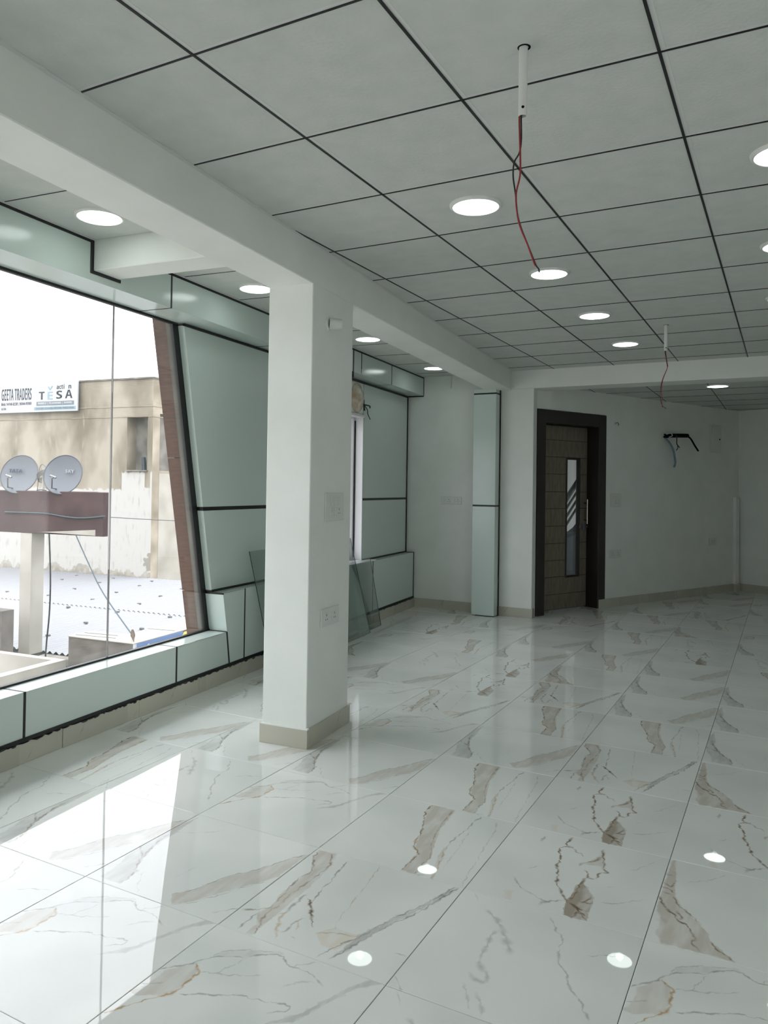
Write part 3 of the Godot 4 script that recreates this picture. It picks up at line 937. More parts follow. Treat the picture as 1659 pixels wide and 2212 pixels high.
	tube(loose, smooth_path([q0, q0 + Vector3(0.04, -0.01, -0.05), q0 + Vector3(0.03, -0.025, -0.09)]), 0.007, 6)
	tube(loose, smooth_path([q0 + Vector3(0, 0.05, 0), q0, q0 + Vector3(0.01, -0.06, 0.0)]), 0.008, 6)
	var lw := thing("loose_wire", "short black wire ends dangling beside the wrapped exhaust fan", "wire", WT)
	mi("strand", loose, M.black_wire, lw)

func sill_panel(wall: Node, s0: float, s1: float) -> void:
	var st := mb()
	wbox(st, s0, s1, -0.004, 0.0, 0.122, SILL, 0.001)
	wbox(st, s0, s1, -0.145, -0.004, SILL - 0.004, SILL)
	mi("sill_panel", st, M.acp, wall)

# ------------------------------------------------------------------ column and beams
func build_column_and_beams() -> void:
	var st := mb()
	wbox(st, 0.818, 1.33, 0.878, 1.145, 0.0, 2.446, 0.004)
	var col := structure("column", st, M.paint, "white plastered square column standing in front of the windows", "column", WT)
	var sk := [[0.806, 0.818, 0.868, 1.155], [0.818, 1.342, 1.145, 1.156], [1.33, 1.342, 0.868, 1.145], [0.818, 1.342, 0.867, 0.878]]
	for q in sk:
		var t := mb()
		wbox(t, q[0], q[1], q[2], q[3], 0.0, 0.098, 0.0015)
		mi("skirting_tile", t, M.marble_skirting, col)
	var fil := mb()
	prism(fil, p2([0.806, 0.867, 0.818, 0.878, 0.818, 1.145, 0.806, 1.156]), "sn", 0.098, 0.104)
	prism(fil, p2([0.806, 1.156, 0.818, 1.145, 0.828, 1.149, 0.826, 1.156]), "sn", 0.098, 0.106)
	mi("putty_fillet", fil, M.paint, col)
	var b := mb()
	wbox(b, -6.2, S_END + 0.02, 0.88, 1.145, 2.442, 2.86, 0.004)
	structure("ceiling_beam", b, M.paint, "long white plastered beam running over the column to the far wall", "beam", WT)
	var c := mb()
	wbox(c, 0.345, 0.535, 0.078, 0.9, 2.487, 2.86, 0.004)
	structure("ceiling_beam", c, M.paint, "short white beam between the window fascia and the long beam", "beam", WT)
	var f := mb()
	box(f, Vector3(-2.745, 2.452, -8.38), Vector3(3.4, 2.86, -8.075), 0.004)
	structure("ceiling_beam", f, M.paint, "white beam across the opening to the dark back room", "beam")

# ------------------------------------------------------------------ far walls
func build_far_walls() -> void:
	var st := mb()
	box(st, Vector3(-4.2, -0.2, -8.35), Vector3(-2.6, 2.86, -8.135), 0.0)
	var wall := structure("wall_far", st, M.paint, "white end wall between the mint panels and the boxed corner", "wall")
	var cw := mb()
	box(cw, Vector3(-3.354, 2.50, -8.135), Vector3(-3.342, HC, -8.120), 0.002)
	mi("conduit_stub", cw, M.white_plastic, wall)
	var bb := thing("baseboard_far", "veined marble skirting along the white end wall", "baseboard", Transform3D(), "", "structure")
	for q in [[-3.795, -3.42], [-3.418, -2.99]]:
		var t := mb()
		box(t, Vector3(q[0], 0, -8.137), Vector3(q[1], 0.1, -8.124), 0.0015)
		mi("skirting_tile", t, M.marble_skirting, bb)
	# boxed corner in mint panels
	var bx := mb()
	box(bx, Vector3(-2.995, 0.004, -8.14), Vector3(-2.75, 2.446, -7.938))
	var boxed := structure("pipe_casing", bx, M.masonry, "slim mint panel casing with black joints beside the white pier", "casing")
	for y in [[0.006, 1.178], [1.196, 2.390], [2.406, 2.446]]:
		var f := mb()
		box(f, Vector3(-3.0, y[0], -7.938), Vector3(-2.746, y[1], -7.93), 0.001)
		box(f, Vector3(-2.750, y[0], -8.055), Vector3(-2.746, y[1], -7.938))
		mi("casing_panel", f, M.acp, boxed)
	for q in [[-3.0, 1.178, 1.196], [-3.0, 2.390, 2.406], [-2.87, 2.446, 2.456]]:
		var j := mb()
		box(j, Vector3(q[0], q[1], -7.94), Vector3(-2.744, q[2], -7.928), 0.002)
		box(j, Vector3(-2.752, q[1], -8.06), Vector3(-2.744, q[2], -7.93), 0.002)
		mi("sealant_joint", j, M.sealant, boxed)
	var jv := mb()
	box(jv, Vector3(-2.752, 0.095, -8.075), Vector3(-2.738, 2.446, -8.05), 0.002)
	box(jv, Vector3(-2.955, 0.0, -7.945), Vector3(-2.742, 0.008, -7.927), 0.002)
	box(jv, Vector3(-2.756, 0.0, -8.075), Vector3(-2.740, 0.10, -8.04), 0.002)
	mi("sealant_joint", jv, M.sealant, boxed)
	var pr := mb()
	box(pr, Vector3(-2.745, -0.1, -8.205), Vector3(-2.378, 2.452, -8.08), 0.003)
	var pier := structure("pier", pr, M.paint, "white plastered pier at the opening to the back room", "column")
	var ps := mb()
	box(ps, Vector3(-2.738, 0, -8.08), Vector3(-2.368, 0.098, -8.068), 0.0015)
	mi("skirting_tile", ps, M.marble_skirting, pier)
	var pt := mb()
	box(pt, Vector3(-2.378, 0, -8.15), Vector3(-2.368, 0.098, -8.08), 0.0015)
	mi("skirting_tile", pt, M.marble_skirting, pier)

	# door wall and end wall of the back room
	var dw := mb()
	wbox(dw, 0.122, 3.3, -0.2, 0.0, -0.2, 2.86)
	wbox(dw, -1.10, 0.122, -0.2, 0.0, 2.252, 2.86)
	wbox(dw, -1.16, -1.078, -0.2, -0.06, -0.2, 2.45)
	var door_wall := structure("wall_door", dw, M.paint, "dim white wall with the dark framed door", "wall", DT)
	var ch := mb()
	wbox(ch, 2.965, 3.05, -0.01, 0.045, 0.0, 1.30, 0.003)
	mi("boxed_pipe", ch, M.paint, door_wall)
	var ew := mb()
	wbox(ew, 3.1, 3.3, -0.2, 5.2, -0.2, 2.86)
	structure("wall_end", ew, M.paint, "dim white end wall of the back room", "wall", DT)
	var db := thing("baseboard_door", "dull marble skirting along the wall with the door", "baseboard", DT, "", "structure")
	var cuts := [0.0, 0.40, 0.99, 1.58, 2.17, 2.76, 3.09]
	for k in cuts.size() - 1:
		var t := mb()
		wbox(t, cuts[k] + 0.001, cuts[k + 1] - 0.001, -0.001, 0.014, 0.0, 0.1, 0.0015)
		mi("skirting_tile", t, M.marble_skirting, db)
	var cb := mb()
	wbox(cb, 2.95, 3.06, 0.014, 0.058, 0.0, 0.1, 0.0015)
	mi("skirting_tile", cb, M.marble_skirting, db)
	var eb := thing("baseboard_end", "dull marble skirting along the end wall of the back room", "baseboard", DT, "", "structure")
	for k in 7:
		var t := mb()
		wbox(t, 3.087, 3.1, 0.02 + k * 1.6, 0.618 + k * 1.6, 0.0, 0.1, 0.0015)
		mi("skirting_tile", t, M.marble_skirting, eb)

# ------------------------------------------------------------------ door
func build_door() -> void:
	var door := thing("door_1", "dark framed door of grooved wood with a tall glass slit", "door", DT, "", "structure")
	var cs := mb()
	wbox(cs, -1.072, -0.938, -0.175, 0.012, 0.0, 2.245, 0.003)
	wbox(cs, -0.022, 0.118, -0.175, 0.012, 0.0, 2.245, 0.003)
	wbox(cs, -0.938, -0.022, -0.175, 0.012, 2.106, 2.245, 0.003)
	mi("door_frame", cs, M.wenge, door)
	# leaf: boards between grooves, left out round the slit
	var ys := [0.012, 0.183, 0.38, 0.567, 0.76, 0.957, 1.155, 1.348, 1.55, 1.743, 1.936, 2.102]
	for k in ys.size() - 1:
		var y0: float = ys[k] + 0.003
		var y1: float = ys[k + 1] - 0.003
		var through := y1 > 0.40 and y0 < 1.72
		for q in ([[-0.934, -0.405], [-0.155, -0.026]] if through else [[-0.934, -0.026]]):
			var b := mb()
			wbox(b, q[0], q[1], -0.168, -0.15, y0, y1, 0.002)
			mi("board", b, M.leaf, door)
	var core := mb()
	prism(core, p2([-0.936, 0.010, -0.405, 0.010, -0.405, 2.104, -0.936, 2.104]), "sy", -0.185, -0.1525)
	prism(core, p2([-0.155, 0.010, -0.024, 0.010, -0.024, 2.104, -0.155, 2.104]), "sy", -0.185, -0.1525)
	prism(core, p2([-0.405, 0.010, -0.155, 0.010, -0.155, 0.37, -0.405, 0.37]), "sy", -0.185, -0.1525)
	prism(core, p2([-0.405, 1.735, -0.155, 1.735, -0.155, 2.104, -0.405, 2.104]), "sy", -0.185, -0.1525)
	mi("leaf_core", core, M.wenge, door)
	var bead := mb()
	for q in [[-0.405, -0.383, 0.365, 1.742], [-0.177, -0.155, 0.365, 1.742], [-0.383, -0.177, 0.365, 0.387], [-0.383, -0.177, 1.720, 1.742]]:
		wbox(bead, q[0], q[1], -0.19, -0.142, q[2], q[3], 0.003)
	mi("slit_frame", bead, M.wenge, door)
	var pane := mb()
	wbox(pane, -0.385, -0.175, -0.171, -0.165, 0.38, 1.73)
	mi("glass_pane", pane, M.glass, door)
	var h := mb()
	tube(h, [V(-0.072, -0.105, 0.975), V(-0.072, -0.105, 1.262)], 0.010, 10)
	var handle := mi("pull_handle", h, M.chrome, door)
	for y in [1.02, 1.22]:
		var r := mb()
		tube(r, [V(-0.072, -0.15, y), V(-0.072, -0.108, y)], 0.007, 8)
		mi("standoff", r, M.wenge, handle)
	var la := mb()
	wbox(la, -0.165, -0.12, -0.15, -0.135, 0.925, 0.965, 0.003)
	wbox(la, -0.115, -0.075, -0.15, -0.12, 0.905, 0.985, 0.004)
	wbox(la, -0.07, -0.028, -0.15, -0.13, 0.93, 0.96, 0.003)
	tube(la, [V(-0.16, -0.128, 0.945), V(-0.032, -0.128, 0.945)], 0.008, 8)
	mi("latch", la, M.steel, door)
	# stair behind the door, seen through the slit
	var stw := mb()
	wbox(stw, -1.0, 3.6, -2.0, -1.85, -0.2, 3.4)
	structure("wall_stair", stw, M.stair_wall, "pale stairwell wall seen through the door slit", "wall", DT)
	var fl := mb()
	wbox(fl, -1.0, 3.6, -2.0, -0.2, -0.25, -0.01)
	var lr := mb()
	wbox(lr, -1.0, 2.2, -2.4, -0.2, 2.9, 3.05)  # unseen roof and side wall, added to cut the light on the landing
	wbox(lr, -1.12, -1.0, -2.0, -0.22, -0.2, 2.9)
	structure("added_landing_roof", lr, M.stair_wall, "unseen landing roof and side wall added to dim the door slit", "ceiling", DT)
	structure("floor_stair", fl, M.cream_wall, "stair landing floor beyond the door", "floor", DT)
	var rail := thing("stair_railing", "dark sloping stair railing seen through the door slit", "railing", DT)
	for q in [[1.23, 0.036], [1.10, 0.017], [0.985, 0.017], [0.875, 0.017]]:
		var t := mb()
		tube(t, [V(0.45, -1.3, q[0] - 0.572), V(2.3, -1.3, q[0] + 1.352)], q[1], 8)
		mi("rail_bar", t, M.stair_rail, rail)
	for k in 2:
		var pst := mb()
		var sp: float = [0.48, 2.27][k]
		wbox(pst, sp - 0.025, sp + 0.025, -1.325, -1.275, -0.01, 1.23 + 1.04 * (sp - 1.0), 0.004)
		mi("post", pst, M.stair_rail, rail)
	var tp := mb()
	var ring := p2([0.30, -0.01, 1.22, -0.01, 1.20, 0.12, 1.08, 0.2, 1.1, 0.36, 1.02, 0.42, 1.06, 0.5, 1.02, 0.62, 1.08, 0.72, 1.22, 0.86, 1.25, 1.0, 1.1, 0.86, 0.98, 0.80, 0.75, 0.78, 0.45, 0.7, 0.30, 0.5])
	prism(tp, ring, "sy", -1.25, -0.95)
	var tarp := mi(numbered("covered_load"), tp, M.tarpaulin, self, DT)
	tag(tarp, "dark blue covered heap on the landing beyond the door slit", "cover")

# ------------------------------------------------------------------ walls out of the picture to close the room, window added for light
func build_rest_of_shell() -> void:
	var r := mb()
	box(r, Vector3(3.3, -0.2, -13.4), Vector3(3.5, 2.86, -1.1))
	box(r, Vector3(3.3, -0.2, 1.3), Vector3(3.5, 2.86, 1.7))
	box(r, Vector3(3.3, -0.2, -1.1), Vector3(3.5, 0.5, 1.3))
	box(r, Vector3(3.3, 2.4, -1.1), Vector3(3.5, 2.86, 1.3))
	structure("wall_right", r, M.paint, "plain white side wall opposite the windows", "wall")
	var w := thing("window_3", "unseen framed window added in the side wall to bring in daylight", "window", Transform3D(), "", "structure")  # window out of view, added to light the near part of the room
	for k in 2:
		var g := mb()
		box(g, Vector3(3.39, 0.52, -1.08 + k * 1.2), Vector3(3.4, 2.38, 0.08 + k * 1.2))
		mi("glass_pane", g, M.glass, w)
	var f := mb()
	for z in [-1.1, 0.08, 1.26]:
		box(f, Vector3(3.36, 0.5, z), Vector3(3.43, 2.4, z + 0.04), 0.003)
	box(f, Vector3(3.36, 0.5, -1.1), Vector3(3.43, 0.53, 1.3), 0.003)
	box(f, Vector3(3.36, 2.37, -1.1), Vector3(3.43, 2.4, 1.3), 0.003)
	mi("frame", f, M.sealant, w)
	var zb := 1.5
	var b := mb()
	box(b, Vector3(-4.4, -0.2, zb), Vector3(-2.6, 2.86, zb + 0.2))
	box(b, Vector3(-2.6, -0.2, zb), Vector3(3.5, 2.86, zb + 0.2))
	structure("wall_back", b, M.paint, "plain white wall behind the viewpoint", "wall")

# ------------------------------------------------------------------ round LED panels
func downlight(x: float, y: float, z: float, label: String, group: String) -> void:
	var o := thing("downlight", label, "light", Transform3D(Basis(), Vector3(x, y, z)), group)
	var rim := mb()
	lathe(rim, [Vector2(0.103, -0.012), Vector2(0.109, -0.0125), Vector2(0.116, -0.007), Vector2(0.118, 0.0), Vector2(0.103, 0.0)], 48)
	mi("rim", rim, M.white_plastic, o)
	var disc := mb()
	lathe(disc, [Vector2(0.0, -0.011), Vector2(0.103, -0.0105), Vector2(0.103, 0.0)], 48)
	mi("diffuser_lamp", disc, M.led, o)
	var l := SpotLight3D.new()
	l.name = "lamp_light"
	l.light_color = Color(0.93, 1.0, 0.95)
	l.light_energy = LED_ENERGY
	l.light_size = 0.03
	l.spot_range = 14.0
	l.spot_attenuation = 2.0
	l.spot_angle = 84.0
	l.spot_angle_attenuation = 0.6
	l.shadow_enabled = true
	o.add_child(l)
	l.position = Vector3(0, -0.045, 0)
	l.rotation = Vector3(-PI / 2, 0, 0)

func build_lights() -> void:
	var strip := [[0.064, 0.385, "before the short cross beam"], [1.482, 0.385, "just past the short cross beam"], [3.282, 0.40, "above the wrapped exhaust fan"], [4.995, 0.43, "next to the white end wall"]]
	for s in strip:
		var p := W(s[0], s[1], HC)
		downlight(p.x, HC, p.z, "round LED panel light in the window strip " + s[2], "LED panels in the window strip")
	var nth := ["fourth", "third", "second", "first"]
	for k in 4:
		var z := -3.26 - 1.22 * k
		downlight(-1.236, HC, z, "round LED panel light between long beam and fan rods, %s from the far beam" % nth[k], "LED panels beside the fan rods")
		downlight(-0.016, HC, z, "round LED panel light in the row beyond the fan rods, %s from the far beam" % nth[k], "LED panels past the fan rods")
	downlight(-0.66, HF, -9.04, "round LED panel light in the low ceiling of the dark back room", "")

# ------------------------------------------------------------------ rods, switch plates, glass sheets
func wires(parent: Node, red: Array, black: Array) -> void:
	var a := mb()
	tube(a, smooth_path(red, 5), 0.0026, 6)
	mi("red_wire", a, M.red_wire, parent, Transform3D(), "thin red wire")
	var b := mb()
	tube(b, smooth_path(black, 5), 0.0024, 6)
	mi("grey_wire", b, M.black_wire, parent, Transform3D(), "thin dark wire")

func fan_rod(pos: Vector3, label: String) -> Node3D:
	var o := thing("fan_rod", label, "rod", Transform3D(Basis(), pos))
	var r := mb()
	lathe(r, [Vector2(0.0105, -0.2), Vector2(0.0125, -0.2), Vector2(0.0125, 0.1), Vector2(0.0105, 0.1), Vector2(0.0105, -0.2)], 24)
	mi("tube", r, M.white_plastic, o)
	var h := mb()
	lathe(h, [Vector2(0.0127, -0.0008), Vector2(0.019, -0.0008), Vector2(0.019, 0.0006)], 20)
	mi("ceiling_hole", h, M.dark_hole, o, Transform3D(Basis(), Vector3(0.002, 0, 0)))
	for q in [[0.35, -0.178], [-2.5, -0.155]]:
		var b := mb()
		var d := Vector3(sin(q[0]), 0, cos(q[0]))
		tube(b, [Vector3(0, q[1], 0) + d * 0.011, Vector3(0, q[1], 0) + d * 0.0129], 0.0042, 12)
		mi("bolt_hole", b, M.dark_hole, o)
	return o

func plate(xf: Transform3D, w: float, h: float, mods: Array, label: String) -> void:
	# local axes: x out of the wall, y up, -z along it
	var o := thing("switch_plate", label, "switch plate", xf, "")
	var p := mb()
	box(p, Vector3(0, -h / 2, -w / 2), Vector3(0.009, h / 2, w / 2), 0.003)
	mi("plate", p, M.white_plastic, o)
	for m in mods:
		var a: float = m[1] * w / 2      # along
		var b: float = m[2] * h / 2
		var mw: float = m[3]
		var mh: float = m[4]
		var c := Vector3(0.009, b, -a)
		if m[0] == "switch":
			var s := mb()
			prism(s, p2([0.0, -mh / 2, 0.0055, -mh / 2, 0.002, 0.0, 0.0045, mh / 2, 0.0, mh / 2]), "xy", -mw / 2, mw / 2)
			mi("rocker", s, M.white_plastic, o, Transform3D(Basis(), c))
		else:
			var f := mb()
			box(f, Vector3(-0.002, -mh / 2, -mw / 2), Vector3(0.0012, mh / 2, mw / 2), 0.0008)
			var sock := mi("socket", f, M.white_plastic, o, Transform3D(Basis(), c))
			for q in [[0.0, 0.26, 0.15, 0.09], [-0.22, -0.22, 0.09, 0.09], [0.22, -0.22, 0.09, 0.09]]:
				var g := mb()
				var z: float = -q[0] * mw
				var y: float = q[1] * mh
				box(g, Vector3(0.0004, y - q[2] * mh * 0.75, z - q[3] * mh * 0.55), Vector3(0.0017, y + q[2] * mh * 0.75, z + q[3] * mh * 0.55), 0.0003)
				mi("pin_hole", g, M.dark_hole, sock)

func glass_sheet(label: String, s0: float, s1: float, n_low: float, n_top: float, y_top: float, shift: float) -> void:
	var o := thing("glass_sheet", label, "glass", WT * Transform3D(Basis(), V(s0, n_low, 0)), "")
	var k := Vector3(n_top - n_low, y_top, 0)
	var t := k.cross(Vector3(0, 0, 1)).normalized() * 0.006
	var a := Vector3(0, 0.003, shift)
	var b := Vector3(0, 0.003, -(s1 - s0) + shift)
	var pts := [a, b, b + k + Vector3(0, 0, -shift), a + k + Vector3(0, 0, -shift)]
	var g := mb()
	poly(g, pts, t)
	poly(g, [pts[0] - t, pts[1] - t, pts[2] - t, pts[3] - t], -t)
	mi("pane", g, M.green_glass, o)
	var e := mb()
	for i in 4:
		var p0: Vector3 = pts[i]
		var p1: Vector3 = pts[(i + 1) % 4]
		poly(e, [p0, p1, p1 - t, p0 - t], p0 + p1 - (pts[0] + pts[2]))
	mi("cut_edge", e, M.glass_edge, o, Transform3D(), "dark green cut edge")

func build_fittings() -> void:
	var r1 := fan_rod(Vector3(-0.675, HC, -2.149), "white hollow fan rod with red and dark wires nearly touching a light")
	var red := []
	for q in [[-0.684, 2.47], [-0.684, 2.44], [-0.682, 2.383], [-0.680, 2.336], [-0.680, 2.275], [-0.691, 2.224], [-0.687, 2.169], [-0.678, 2.127], [-0.655, 2.071], [-0.637, 2.02], [-0.631, 2.008]]:
		red.append(Vector3(q[0] + 0.675, q[1] - HC, 0.002))
	var blk := []
	for q in [[-0.680, 2.47], [-0.680, 2.44], [-0.679, 2.383], [-0.684, 2.345], [-0.699, 2.319], [-0.702, 2.279], [-0.694, 2.224], [-0.688, 2.169], [-0.676, 2.124], [-0.652, 2.062], [-0.632, 2.012], [-0.624, 2.000], [-0.622, 1.990]]:
		blk.append(Vector3(q[0] + 0.675, q[1] - HC, -0.003))
	wires(r1, red, blk)
	var r2 := fan_rod(Vector3(-0.823, HC, -6.278), "white hollow fan rod with wires dangling before the far beam")
	red = []
	for q in [[-0.828, 2.47], [-0.828, 2.44], [-0.814, 2.351], [-0.812, 2.31], [-0.841, 2.228], [-0.850, 2.157], [-0.848, 2.086], [-0.846, 2.03], [-0.842, 2.012]]:
		red.append(Vector3(q[0] + 0.823, q[1] - HC, 0.003))
	blk = []
	for q in [[-0.824, 2.47], [-0.824, 2.44], [-0.811, 2.351], [-0.810, 2.32], [-0.845, 2.228], [-0.858, 2.157], [-0.859, 2.095], [-0.846, 2.03], [-0.815, 2.005]]:
		blk.append(Vector3(q[0] + 0.823, q[1] - HC, -0.003))
	wires(r2, red, blk)

	var cx := WT * Transform3D(Basis(), V(0, 1.145, 0))
	plate(cx * Transform3D(Basis(), V(1.105, 0, 1.260)), 0.235, 0.155, [["switch", -0.36, 0.36, 0.036, 0.044], ["switch", 0.02, 0.36, 0.036, 0.044], ["switch", 0.40, 0.36, 0.036, 0.044], ["switch", -0.36, -0.36, 0.036, 0.044], ["switch", 0.02, -0.36, 0.036, 0.044], ["socket", 0.44, -0.36, 0.044, 0.044]], "square white switch plate with five rockers and a socket on the column")
	plate(cx * Transform3D(Basis(), V(1.067, 0, 0.655)), 0.226, 0.10, [["socket", -0.45, 0.0, 0.046, 0.05], ["switch", 0.02, 0.0, 0.026, 0.05], ["socket", 0.45, 0.0, 0.046, 0.05]], "oblong white double socket plate low on the column")
	var fw := Transform3D(Basis(Vector3.UP, -PI / 2), Vector3(-3.33, 1.232, -8.135))
	plate(fw, 0.245, 0.085, [["switch", -0.68, 0.0, 0.02, 0.04], ["socket", -0.22, 0.0, 0.045, 0.042], ["switch", 0.2, 0.0, 0.04, 0.042], ["socket", 0.66, 0.0, 0.045, 0.045]], "oblong white plate with two sockets on the white end wall")
	plate(DT * Transform3D(Basis(), V(0.316, 0, 1.255)), 0.205, 0.155, [["switch", -0.4, 0.35, 0.03, 0.04], ["switch", 0.2, 0.35, 0.06, 0.04], ["socket", -0.05, -0.3, 0.045, 0.045], ["switch", 0.5, -0.3, 0.03, 0.045]], "square white plate at handle height beside the dark door")
	plate(DT * Transform3D(Basis(), V(0.313, 0, 0.618)), 0.225, 0.10, [["socket", -0.45, 0.0, 0.046, 0.05], ["switch", 0.02, 0.0, 0.026, 0.05], ["socket", 0.45, 0.0, 0.046, 0.05]], "oblong white double socket plate low beside the dark door")
	plate(DT * Transform3D(Basis(), V(2.44, 0, 0.70)), 0.18, 0.10, [["socket", -0.2, 0.0, 0.046, 0.05], ["switch", 0.4, 0.0, 0.026, 0.05]], "small white socket plate near the back room corner")

	# lamp holder on the column and a capped point by the door
	var lh := thing("lamp_holder", "white angled lamp holder high on the column", "lamp holder", cx * Transform3D(Basis(), V(1.0, 0, 2.262)))
	var lb := mb()
	var out_x := Basis(Vector3(0, 0, 1), -PI / 2)
	lathe(lb, [Vector2(0.0, 0.012), Vector2(0.030, 0.012), Vector2(0.036, 0.006), Vector2(0.036, 0.0)], 24, Transform3D(out_x, Vector3.ZERO))
	mi("base", lb, M.white_plastic, lh)
	var ls := mb()
	var aim := Transform3D(Basis(Vector3.UP, 0.5) * out_x, Vector3(0.008, 0.0, 0.0))
	lathe(ls, [Vector2(0.030, 0.0), Vector2(0.031, 0.03), Vector2(0.027, 0.062), Vector2(0.0245, 0.07), Vector2(0.022, 0.068), Vector2(0.021, 0.05)], 24, aim)
	mi("socket", ls, M.white_plastic, lh)
	var lk := mb()
	lathe(lk, [Vector2(0.0, 0.055), Vector2(0.0215, 0.055)], 20, aim)
	mi("socket_mouth", lk, M.dark_hole, lh)
	var cp := thing("cable_point", "small round wall point with a bent wire above the door plate", "wall point", DT * Transform3D(Basis(), V(0.288, 0, 2.166)))
	var cb := mb()
	lathe(cb, [Vector2(0.0, 0.01), Vector2(0.02, 0.01), Vector2(0.024, 0.0)], 20, Transform3D(out_x, Vector3.ZERO))
	mi("base", cb, M.white_plastic, cp)
	var cwire := mb()
	tube(cwire, smooth_path([Vector3(0.01, 0, 0), Vector3(0.03, 0.01, -0.01), Vector3(0.035, -0.012, -0.03), Vector3(0.02, -0.02, -0.035)]), 0.004, 6)
	mi("wire_end", cwire, M.grey_wire, cp)

	# pipe tails for an air conditioner, and the meter box
	var ac := thing("pipe_bundle", "black lagged pipe tail with grey drain hose sticking out of the dim wall", "pipe", DT * Transform3D(Basis(), V(1.25, 0, 2.07)))
	var lag := mb()
	tube(lag, smooth_path([V(0.0, 0.03, 0.0), V(0.03, 0.05, -0.005), V(0.12, 0.07, 0.005), V(0.45, 0.075, 0.02)]), 0.026, 10)
	mi("lagged_pipe", lag, M.foam, ac)
	var cable := mb()
	tube(cable, smooth_path([V(0.43, 0.08, 0.02), V(0.52, 0.08, -0.02), V(0.62, 0.075, -0.10), V(0.71, 0.07, -0.165)]), 0.011, 8)
	mi("cable_tail", cable, M.foam, ac)
	var hose := mb()
	tube(hose, smooth_path([V(0.02, 0.03, -0.02), V(0.08, 0.06, -0.09), V(0.155, 0.06, -0.17), V(0.195, 0.06, -0.28), V(0.205, 0.06, -0.34), V(0.18, 0.06, -0.39)]), 0.013, 8)
	mi("drain_hose", hose, M.blue_pipe, ac)
	var tape := mb()
	tube(tape, smooth_path([V(0.17, 0.09, 0.02), V(0.17, 0.10, -0.04), V(0.19, 0.09, -0.10), V(0.25, 0.09, -0.14)]), 0.006, 6)
	tube(tape, smooth_path([V(0.20, 0.09, -0.10), V(0.215, 0.085, -0.15), V(0.19, 0.08, -0.18)]), 0.005, 6)
	mi("wire_tail", tape, M.black_wire, ac)
	var wl := mb()
	tube(wl, smooth_path([V(-0.01, 0.03, 0.0), V(0.04, 0.09, 0.03), V(0.07, 0.10, 0.0), V(0.03, 0.08, -0.02)]), 0.005, 6)
	mi("white_wire", wl, M.white_plastic, ac)
	var bx := thing("meter_box", "pale flush electrical box with a round lock on the dim wall", "electrical box", DT * Transform3D(Basis(), V(2.49, 0, 2.09)))
	var bf := mb()
	box(bf, Vector3(0, -0.19, -0.14), Vector3(0.012, 0.19, 0.14), 0.003)
	mi("frame", bf, M.white_plastic, bx)
	var bd := mb()
	box(bd, Vector3(0.012, -0.168, -0.118), Vector3(0.021, 0.168, 0.118), 0.003)
	var bdoor := mi("door", bd, M.white_plastic, bx)
	var bk := mb()
	tube(bk, [Vector3(0.02, -0.005, -0.075), Vector3(0.026, -0.005, -0.075)], 0.010, 12)
	mi("lock", bk, M.dark_hole, bdoor)

	glass_sheet("long clear glass sheet leaning between the column and the window wall", 2.11, 3.91, 0.20, -0.02, 0.88, 0.0)
	glass_sheet("green tinted glass sheet leaning before the knee wall past the column", 3.02, 4.33, 0.137, 0.012, 0.655, 0.0)

# ------------------------------------------------------------------ outside
func lettering(parent: Node, text: String, height: float, width: float, pos: Vector3, m: Material, bold := true) -> void:
	# local axes of the board: x runs along the words, y up, z towards the reader
	var t := TextMesh.new()
	var f := SystemFont.new()
	f.font_names = PackedStringArray(["Droid Sans"])
	f.font_weight = 700 if bold else 400
	t.font = f
	t.text = text
	t.font_size = 32
	t.pixel_size = 0.01
	t.depth = 0.02
	t.horizontal_alignment = HORIZONTAL_ALIGNMENT_CENTER
	var bb := t.get_aabb()
	var sx := width / bb.size.x
	var sy := height / bb.size.y
	var xf := Transform3D(Basis.from_scale(Vector3(sx, sy, 0.4)), pos - Vector3((bb.position.x + bb.size.x / 2) * sx, (bb.position.y + bb.size.y / 2) * sy, 0))
	mesh_node("lettering", t, m, parent, xf, "printed words " + text.to_lower() if false else "")

func facade_texture() -> ImageTexture:
	# (along 12 m, up 7 m): weathered beige plaster above, ragged white paint below, bare cement at the foot
	var w := 768
	var h := 448
	var im := Image.create(w, h, false, Image.FORMAT_RGB8)
	var a := FastNoiseLite.new()
	a.seed = 5
	a.frequency = 0.009
	a.fractal_octaves = 5
	var e := FastNoiseLite.new()
	e.seed = 6
	e.frequency = 0.06
	e.fractal_octaves = 3
	for y in h:
		for x in w:
			var n := -24.0 + 12.0 * x / w            # metres along
			var v := 5.0 - 7.0 * y / h               # metres up
			var s := a.get_noise_2d(x, y * 0.55)
			var g := e.get_noise_2d(x, y)
			var c := Color8(150, 143, 129).lerp(Color8(112, 105, 92), clampf(0.35 + s * 1.3, 0.0, 1.0))
			c = c.lerp(Color8(166, 160, 150), clampf(e.get_noise_2d(x * 1.2, y * 0.2) * 1.2 - 0.4, 0.0, 0.45))
			var edge := 1.17
			var foot := -1.46 + g * 0.10 + a.get_noise_2d(x * 2.2, 50.0) * 0.42
			if n > -14.12 and n < -13.2: edge = 1.74
			elif n >= -13.2 and n < -12.98: edge = 1.25
			elif n >= -12.98: edge = 1.74
			if v < edge + g * 0.09 and v > foot:
				c = Color8(168, 166, 160).lerp(Color8(146, 143, 136), clampf(e.get_noise_2d(x * 1.5, y * 0.4) * 2.0 - 0.55, 0.0, 0.7))
			elif v <= foot:
				c = Color8(132, 128, 118).lerp(Color8(156, 152, 142), clampf(0.5 + g, 0.0, 1.0))
			var blot := Vector2(n + 12.85, v + 1.12).length()
			if blot < 0.32 + g * 0.22 and v > -1.4: c = Color8(132, 128, 118)
			im.set_pixel(x, y, c)
	return ImageTexture.create_from_image(im)

